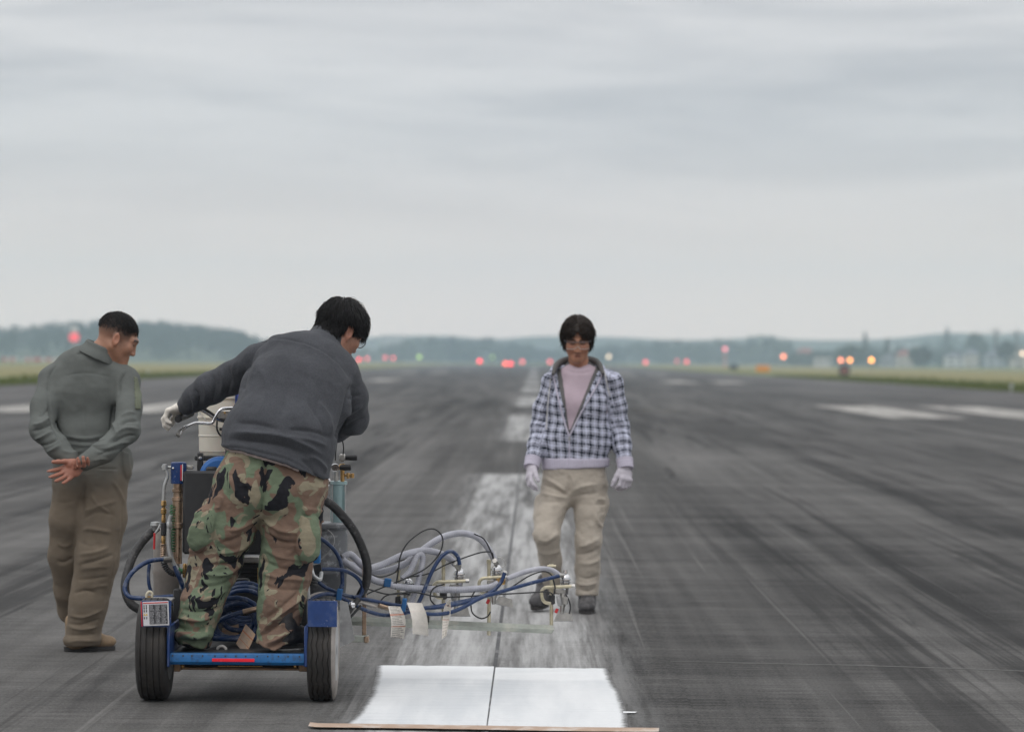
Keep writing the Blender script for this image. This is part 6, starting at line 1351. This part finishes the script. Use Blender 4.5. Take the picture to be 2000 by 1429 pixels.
hose('air_line', [(658, 862, 15.85), (656, 880, 15.88), (655, 898, 15.92)], .003, M_cable); hose('air_line', [(669, 860, 15.85), (671, 874, 15.88), (670, 888, 15.94)], .003, M_cable)
hose('chrome_hook', [(622, 958, 15.55), (632, 953, 15.55), (641, 946, 15.55), (643, 938, 15.55), (637, 933, 15.55), (630, 936, 15.55), (630, 944, 15.55)], .0068, M_chrome); MB().lathe([(.004, 0), (.013, .002), (.013, .012), (.006, .016)], W(636, 941, 15.54), (0, -1, 0), 6).build('hook_nut', M_steel, LM)
hose('return_hose', [(612, 962, 15.50), (628, 972, 15.52), (655, 992, 15.56), (686, 1028, 15.62), (706, 1066, 15.68), (717, 1104, 15.74), (715, 1138, 15.78), (703, 1164, 15.82)], .0205, M_bhose, seg=14)
part(boxp(612, 625, 1072, 1100, 15.5, .06), 'junction_block', M_lip); rod((613, 1112, 15.55), (628, 1110, 15.55), .022, 'junction_knob', M_cable); hose('galvanised_elbow', [(608, 1108, 15.45), (613, 1124, 15.44), (625, 1131, 15.45), (628, 1118, 15.5)], .009, M_pipe); rod((600, 1120, 15.5), (602, 1168, 15.5), .010, 'drain_pipe', M_pipe); coil(611, 1120, 1142, 15.56, .018, .006, 4, 'coiled_guard', M_dark)
# boom
YB = lambda x: 15.9 + (x - 680) / 420 * .45
bar = part(MB().tube([W(672, 1211, YB(690)), W(690, 1212, YB(690)), W(1079, 1228.5, YB(1080))], .0205, 4, flat=None), 'boom_bar', M_bar, ang=30)
part(boxp(664, 719, 1241, 1254, 15.80, .05), 'boom_socket', M_bar); MB().box(*bx(711, 720, 1242, 1255, 15.79, .07), ch=.004).build('socket_end', M_copper, LM); part(boxp(673, 687, 1243, 1252, 15.795, .01), 'socket_window', M_dark)
part(boxp(708, 715, 1100, 1252, 15.86, .018, ch=.002), 'boom_post', M_copper)
part(MB().prism(wpts([(664, 1172, 15.55), (679, 1176, 15.55), (693, 1250, 15.55), (664, 1264, 15.55)]), (0, .012, 0)), 'splash_plate', M_ltgrey); hose('ram', [(700, 1170, 15.75), (688, 1184, 15.72), (676, 1202, 15.7)], .014, M_bhose); MB().ball(W(686, 1181, 15.715), (.022, .02, .018), 12).build('ram_joint', M_chrome, LM)
rod((705, 1182, 15.74), (676, 1214, 15.70), .006, 'strut', M_cable)
part(boxp(832, 838, 1201, 1216, YB(835) - .03, .06), 'bar_knob', M_dark)
def gun(gx, gy, postx, ptop, pbot, Y, plate, tilt=0, k=1.0, arm=True):
    """airless spray gun on its post: knob, dome, ringed body, needle cylinder, nozzle, arm and shield plate"""
    s = k / (F / Y); e = empty('spray_gun', W(gx, gy, Y)); e.parent = LM; e.location = e.location - LM.location
    p = lambda x, y, dY=0: W(gx + x * k, gy + y * k, Y + dY); Z = lambda y: p(0, y)[2]; c0 = p(0, 0)
    prof = [(0, 1.5), (.3, 4.2), (7, 4.4), (8, 2.8), (9, 6), (12, 9.2), (17, 10.6), (20, 10.6), (21, 8.6), (23, 8.6), (23.6, 10.6), (25.4, 10.6), (26, 8.6), (28, 8.6), (28.6, 9.6), (31, 8), (40, 6.5), (48, 6.3)]
    MB().lathe([(r * s, Z(y) - c0[2]) for y, r in prof], c0, seg=22).build('gun_body', M_chrome, e)
    mb = MB(); q = p(-4, 44); mb.lathe([(5 * s, 0), (6.4 * s, -3 * s), (6.4 * s, -26 * s), (4.6 * s, -30 * s), (4.6 * s, -36 * s), (2.5 * s, -42 * s)], q, (.05, 0, 1), 18); mb.build('needle_cylinder', M_steel, e)
    MB().cyl(p(-14, 51, -.02), p(-10, 70, -.02), 4.4 * s, seg=12).build('return_cylinder', M_ltgrey, e); MB().box(p(-9, 42), (20 * s, 14 * s, 8 * s), ch=.003).build('gun_block', M_steel, e); MB().ball(p(0, 33, -.024), 4 * s, 10).build('set_screw', M_chrome, e)
    MB().box(p(-17, 80, -.01), (6 * s, 6 * s, 9 * s), np.array(Matrix.Rotation(R(25), 3, 'Y')), .002).build('tip_lever', M_red, e)
    t = np.array(Matrix.Rotation(R(tilt), 3, 'Y')); a, b = plate; pc_ = W(a, b, Y); L = lambda x, z, y=0: pc_ + t @ (vec(x, y, z) * s)
    MB().prism([L(-19, -8), L(19, -8), L(14, 8), L(-12, 8)], (0, .004, 0)).build('shield_plate', M_steel, e); MB().box(L(0, -8.4, 5), (39 * s, 12 * s, 1.4 * s), t, .0008).build('shield_foot', M_ltgrey, e)
    px_ = lambda x, y, dY=0: W(x, y, Y + dY)
    mb = MB(); mb.cyl(px_(postx, ptop), px_(postx, pbot), 3.6 * s, seg=12); mb.cyl(px_(postx, ptop - 2), px_(postx, ptop + 6), 5.2 * s, seg=6); mb.build('post', M_zinc, e)
    MB().box(px_(postx, gy + 58 * k), (14 * s, 16 * s, 18 * s), ch=.004).build('post_clamp', M_dark, e)
    if arm:
        x0 = gx + 16 * k; ya = gy + 33 * k; mb = MB(); mb.tube(spline([px_(x0, ya - 1, -.03), px_(gx - 6, ya, -.035), px_(postx - 6, ya + 1, -.04), px_(postx - 14, ya + 3, -.04), px_(postx - 19, ya + 10, -.04), px_(postx - 18, ya + 22, -.04), px_(postx - 13, ya + 30, -.04), px_(postx - 2, ya + 33, -.03)], 6), 3.4 * s, 10); mb.build('arm', M_zinc, e)
        MB().cyl(px_(x0 - 4, ya - 1, -.03), px_(x0 + 3, ya - 1, -.03), 4.6 * s, seg=6).build('arm_nut', M_steel, e)
    return e
gun(1104, 1112, 1077, 1103, 1226, YB(1095), (1101, 1204))
MB().cyl(W(1069, 1105, YB(1077)), W(1086, 1105, YB(1077)), .006, seg=8).build('tee_handle', M_zinc, LM)
gun(970, 1094, 955, 1094, 1240, YB(965), (985, 1174), 14, 1.0); gun(897, 1101, 866, 1091, 1222, YB(890), (899, 1194), 0, 1.02); gun(797, 1122, 778, 1112, 1190, YB(790) + .08, (800, 1188), 0, .85, False)
MB().box(W(978, 1133, YB(970) - .03), (.045, .03, .04), ch=.006).build('brass_block', M_brass, LM); hose('safety_wire', [(968, 1096, YB(968) - .03), (974, 1088, YB(968) - .03), (984, 1094, YB(968) - .03), (986, 1104, YB(968) - .03), (978, 1108, YB(968) - .03)], .0018, M_steel)
part(boxp(1099, 1109, 1165, 1180, YB(1100) - .03, .03), 'trigger_block', M_steel)
Q = lambda L, d=0.: [(x, y, YB(x) + d) for x, y in L]
hose('corrugated_hose', Q([(668, 1088), (684, 1082), (700, 1096), (716, 1110), (727, 1108), (749, 1101), (786, 1084), (822, 1075), (848, 1077), (874, 1087), (890, 1102)], -.02), .0155, M_corr, ridge=.055)
hose('corrugated_hose', Q([(668, 1098), (690, 1104), (712, 1115), (726, 1116), (754, 1114), (786, 1103), (808, 1088), (838, 1064), (866, 1048), (895, 1041), (921, 1044), (942, 1056), (957, 1076), (967, 1096)], .03), .0155, M_corr, ridge=.055)
hose('corrugated_hose', Q([(668, 1092), (690, 1108), (726, 1130), (749, 1138), (786, 1146), (848, 1150), (900, 1151), (952, 1147), (972, 1139)], -.05), .0160, M_corr, ridge=.06)
hose('paint_hose', Q([(990, 1130), (1004, 1124), (1030, 1115), (1056, 1110), (1078, 1113), (1094, 1124)], -.02), .0125, M_corr)
hose('corrugated_hose', Q([(786, 1130), (800, 1116), (808, 1100), (814, 1086), (822, 1082), (826, 1092), (820, 1122), (812, 1150), (803, 1176)], -.03), .0135, M_corr, ridge=.055)
for L, d in (([(628, 1111), (650, 1111), (674, 1114), (697, 1127), (708, 1146), (703, 1163), (690, 1166)], -.15), ([(622, 1048), (640, 1061), (656, 1078), (666, 1101), (669, 1135), (666, 1158)], -.12), ([(614, 1126), (632, 1144), (655, 1155), (671, 1161), (726, 1172), (780, 1182), (835, 1187), (900, 1178), (952, 1160), (976, 1140), (986, 1118)], -.12),
             ([(588, 1198), (598, 1178), (618, 1164), (642, 1159), (666, 1166), (705, 1187), (744, 1200), (780, 1199), (806, 1194), (848, 1199), (890, 1192), (939, 1167), (968, 1158), (1030, 1140), (1092, 1124)], -.16), ([(808, 1186), (817, 1177), (827, 1156), (843, 1117), (861, 1088), (879, 1076), (893, 1085), (898, 1102)], -.07), ([(684, 1164), (720, 1180), (760, 1186), (800, 1188), (850, 1184), (930, 1168), (960, 1160)], -.09)):
    hose('blue_hose', Q(L, d), .0092, M_hose)
hose('pale_hose', Q([(593, 1172), (610, 1163), (630, 1158), (662, 1160), (690, 1170), (730, 1182), (760, 1190)], -.11), .0085, mat('pale_hose_sleeve', (.50, .46, .42), .6)); hose('copper_sleeve', Q([(740, 1181), (760, 1187), (778, 1190)], -.13), .010, M_copper)
for L, d in (([(772, 1150), (778, 1114), (782, 1086), (796, 1060), (822, 1039), (843, 1032), (858, 1039), (865, 1055), (858, 1081), (832, 1109), (796, 1127), (757, 1143), (718, 1159), (700, 1175)], -.06), ([(770, 1140), (796, 1127), (835, 1120), (874, 1101), (926, 1082), (949, 1077), (961, 1079), (964, 1092)], -.04), ([(722, 1120), (744, 1126), (770, 1118), (778, 1108)], -.04), ([(748, 1142), (765, 1141), (796, 1140), (848, 1143), (890, 1150)], .02),
             ([(720, 1150), (760, 1160), (809, 1156), (856, 1165), (910, 1164), (978, 1160), (1030, 1157), (1066, 1155), (1079, 1160), (1080, 1172)], -.08), ([(970, 1161), (999, 1146), (1030, 1126), (1056, 1116), (1072, 1118), (1082, 1130)], -.05), ([(868, 1140), (850, 1146), (842, 1156), (841, 1170), (850, 1181), (862, 1188)], -.07), ([(930, 1150), (921, 1166), (920, 1184), (924, 1198), (939, 1207), (952, 1203), (958, 1194)], -.06), ([(926, 1042), (945, 1052), (958, 1075), (965, 1096)], -.03), ([(1105, 1160), (1112, 1174), (1114, 1186), (1112, 1198)], -.03), ([(740, 1178), (752, 1164), (775, 1158), (800, 1160)], -.03), ([(1080, 1130), (1084, 1146), (1082, 1160)], -.05), ([(700, 1100), (740, 1100), (790, 1092), (840, 1066)], .06)):
    hose('black_cable', Q(L, d), .0036, M_cable, seg=7)
for x, y, w_, h in ((663, 1160, 13, 22), (757, 1137, 17, 16), (789, 1181, 11, 26)): mb = MB(); mb.box(W(x, y, YB(x) - .17 if x != 757 else YB(x) - .06), (w_ / 418 * .8, .045, h / 418), np.array(Matrix.Rotation(R(8), 3, 'Y')), .003); part(mb, 'hose_strap', mat('blue_strap', (.015, .10, .26), .7))
part(MB().tube(wpts([(664, 1152, 15.73), (666, 1144, 15.72), (672, 1140, 15.72)]), [.006, .008, .005], 8), 'strap_tail', M_hose)
for a_, b_, r_ in (((889, 1099), (896, 1112), .011), ((987, 1116), (980, 1130), .011), ((1090, 1124), (1100, 1123), .010), ((966, 1094), (970, 1100), .012), ((896, 1098), (898, 1106), .009)): rod((*a_, YB(a_[0]) - .05), (*b_, YB(b_[0]) - .02), r_, 'hose_fitting', M_steel, seg=10)
# paper tags hanging from the hoses
m, t = newmat('printed_paper'); u = t.sep(t.attr('uvw')); o = t.coord()
fr = t.m('FRACT', t.m('MULTIPLY', u[2], 19)); rown = t.noise(t.comb(0, 0, t.m('FLOOR', t.m('MULTIPLY', u[2], 19))), 7.7, 0); ink = t.m('MULTIPLY', t.m('MULTIPLY', t.ramp(fr, .45, .5), t.m('GREATER_THAN', t.m('ADD', .25, t.m('MULTIPLY', rown, 1.1)), u[0])), t.m('GREATER_THAN', u[0], .08))
ink = t.m('MULTIPLY', ink, t.ramp(t.noise(t.scale(u[0].node.inputs[0].links[0].from_socket, (40, 1, 19)), 1, 2, .7), .38, .46)); d1 = t.m('LESS_THAN', t.m('ABSOLUTE', t.m('SUBTRACT', u[2], .68)), .014); d2 = t.m('LESS_THAN', t.m('ABSOLUTE', t.m('SUBTRACT', u[2], .30)), .03)
pc_ = t.mix(t.m('MULTIPLY', ink, u[1]), (.74, .70, .64), (.30, .28, .26)); pc_ = t.mix(t.m('MULTIPLY', t.m('MULTIPLY', t.m('MAXIMUM', d1, d2), u[1]), .75), pc_, (.55, .20, .12)); kk = t.ramp(t.noise(o, 40, 4), .3, .7, .88, 1.06, False)
t.principled(t.mix(1, pc_, t.comb(kk, kk, kk), 'MULTIPLY'), .75); M_print = m
def paper(name, cols, parent, Yf, printed=1.0, ny=10, th=.0008):
    """sheet between two pixel edges, bent in depth"""
    L = spline([vec(*q) for q in cols[0]], ny); Rr = spline([vec(*q) for q in cols[1]], ny); n = min(len(L), len(Rr)); P = []; uv = []
    for i in range(n):
        k = i / (n - 1); row = [L[i] + (Rr[i] - L[i]) * j / 5 for j in range(6)]; P.append([W(q[0], q[1], Yf(k) + .012 * math.sin(j / 5 * math.pi)) for j, q in enumerate(row)]); uv += [(j / 5, printed, k) for j in range(6)]
    mb = MB(); mb.grid(P); v0 = len(mb.v); mb.grid([[q + vec(0, th, 0) for q in row] for row in P]); o = mb.build(name, M_print, parent, fix=False); a_ = o.data.attributes.new('uvw', 'FLOAT_VECTOR', 'POINT'); a_.data.foreach_set('vector', np.array(uv + uv, np.float32).ravel()); return o
Yt = 15.80
paper('paper_tag', ([(758, 1183), (764, 1212), (763, 1243)], [(782, 1184), (792, 1210), (789, 1247)]), LM, lambda k: Yt - .03 * math.sin(k * 3.1))
paper('paper_tag', ([(795, 1176), (804, 1206), (806, 1237)], [(824, 1177), (834, 1204), (837, 1241)]), LM, lambda k: Yt + .04 - .03 * math.sin(k * 3.1), .05)
paper('paper_tag', ([(876, 1170), (866, 1192), (863, 1248)], [(880, 1170), (880, 1195), (872, 1240)]), LM, lambda k: Yt + .12 + .02 * math.sin(k * 3.1), .4)
MB().lathe([(.0015, 0), (.0042, .0004), (.0015, .001)], W(875, 1182, Yt + .10), (0, -1, 0), 10).build('eyelet', M_ink, LM)
# white paint bucket on its shelf
bk = W(443, 889, 16.05); z1 = W(443, 770, 16.05)[2]; h = z1 - bk[2]
BK = MB().lathe([(.09, 0), (.120, .001), (.125, .012), (.130, h * .30), (.1335, h * .31), (.1345, h * .33), (.1315, h * .345), (.133, h * .60), (.140, h * .61), (.141, h * .635), (.136, h * .645), (.138, h * .93), (.145, h * .935), (.146, h), (.137, h), (.130, .02), (.05, .012)], bk, seg=48).build('paint_bucket', M_white, None, bk)
tag(BK, 'white plastic paint bucket with moulded rings, on the machine below the handlebar', 'bucket')
MB().tube([bk + vec(.144 * math.cos(a_), .144 * math.sin(a_) , h * .8 - .10 * math.sin(a_) ** 2 * (1 if math.sin(a_) < 0 else 0)) for a_ in np.linspace(math.pi, 2 * math.pi, 20)], .003, 6).build('bail_handle', M_steel, BK)
# coil of spare blue hose lying on the deck between his feet, with its own hang tag
hc0 = W(462, 1222, 15.38); HC = empty('hose_coil', (hc0[0], 15.38, .225), 'coiled spare blue hose lying on the machine deck between the operator\'s boots', 'hose'); rn = random.Random(9); P = []
for k in range(6 * 20):
    t_ = k / 20 * 2 * math.pi; l = k / 20; rx = .135 - .010 * l + .010 * math.sin(l * 2.1); rz = .118 - .011 * l + .008 * math.cos(l * 1.7)
    x = hc0[0] + .010 * math.sin(l * 1.3) + rx * math.cos(t_); y = 15.27 + .020 * (l % 3) + .012 * l + .05 * math.sin(t_); z = max(.238 + .0115, hc0[2] + .012 * math.sin(l * 2.6) + rz * math.sin(t_) + .004 * l); P.append((x, y, z))
MB().tube(P, .0115, 10).build('hose', M_hose, HC); P = []
for k in range(3 * 20): t_ = k / 20 * 2 * math.pi; P.append((W(478, 1200, 15.45)[0] + .105 * math.cos(t_), 15.44 + .02 * k / 20, W(478, 1190, 15.45)[2] + .085 * math.sin(t_) + .015 * k / 20))
MB().tube(P, .0115, 10).build('hose', M_hose, HC); MB().tube(wpts([(476, 1195, 15.26), (494, 1190, 15.25), (514, 1186, 15.25)]), [.014, .0125, .012], 12).build('end_fitting', M_copper, HC)
MB().tube(spline(wpts([(410, 1222, 15.27), (440, 1206, 15.25), (462, 1198, 15.25), (477, 1194, 15.26)]), 6), .0112, 10).build('hose', M_hose, HC)
M_print0 = M_print; M_print = M_print0.copy(); M_print.name = 'warm_lit_tag'  # copy of the tag paper with warm light put into its colour
for nd in M_print.node_tree.nodes:
    if nd.bl_idname == 'ShaderNodeMix':
        for k_ in (6, 7):
            if abs(nd.inputs[k_].default_value[0] - .74) < .01: nd.inputs[k_].default_value = (.52, .36, .25, 1)
            if abs(nd.inputs[k_].default_value[0] - .55) < .01: nd.inputs[k_].default_value = (.45, .11, .03, 1)
paper('hang_tag', ([(480, 1218), (470, 1238), (461, 1256)], [(499, 1238), (490, 1258), (479, 1279)]), HC, lambda k: 15.13 + .02 * k, .9)
for cols in (([(434, 1226), (433, 1236), (432, 1240)], [(466, 1218), (466, 1232), (465, 1241)]), ([(428, 1185), (430, 1193)], [(446, 1186), (440, 1194)])): paper('hang_tag', cols, HC, lambda k: 15.42, .6)
MB().tube(spline(wpts([(424, 1272, 15.12), (426, 1264, 15.12), (434, 1261, 15.12), (441, 1266, 15.12), (440, 1273, 15.12)]), 6), .0065, 8).build('plastic_clip', mat('pale_clip', (.45, .44, .42), .5), HC)
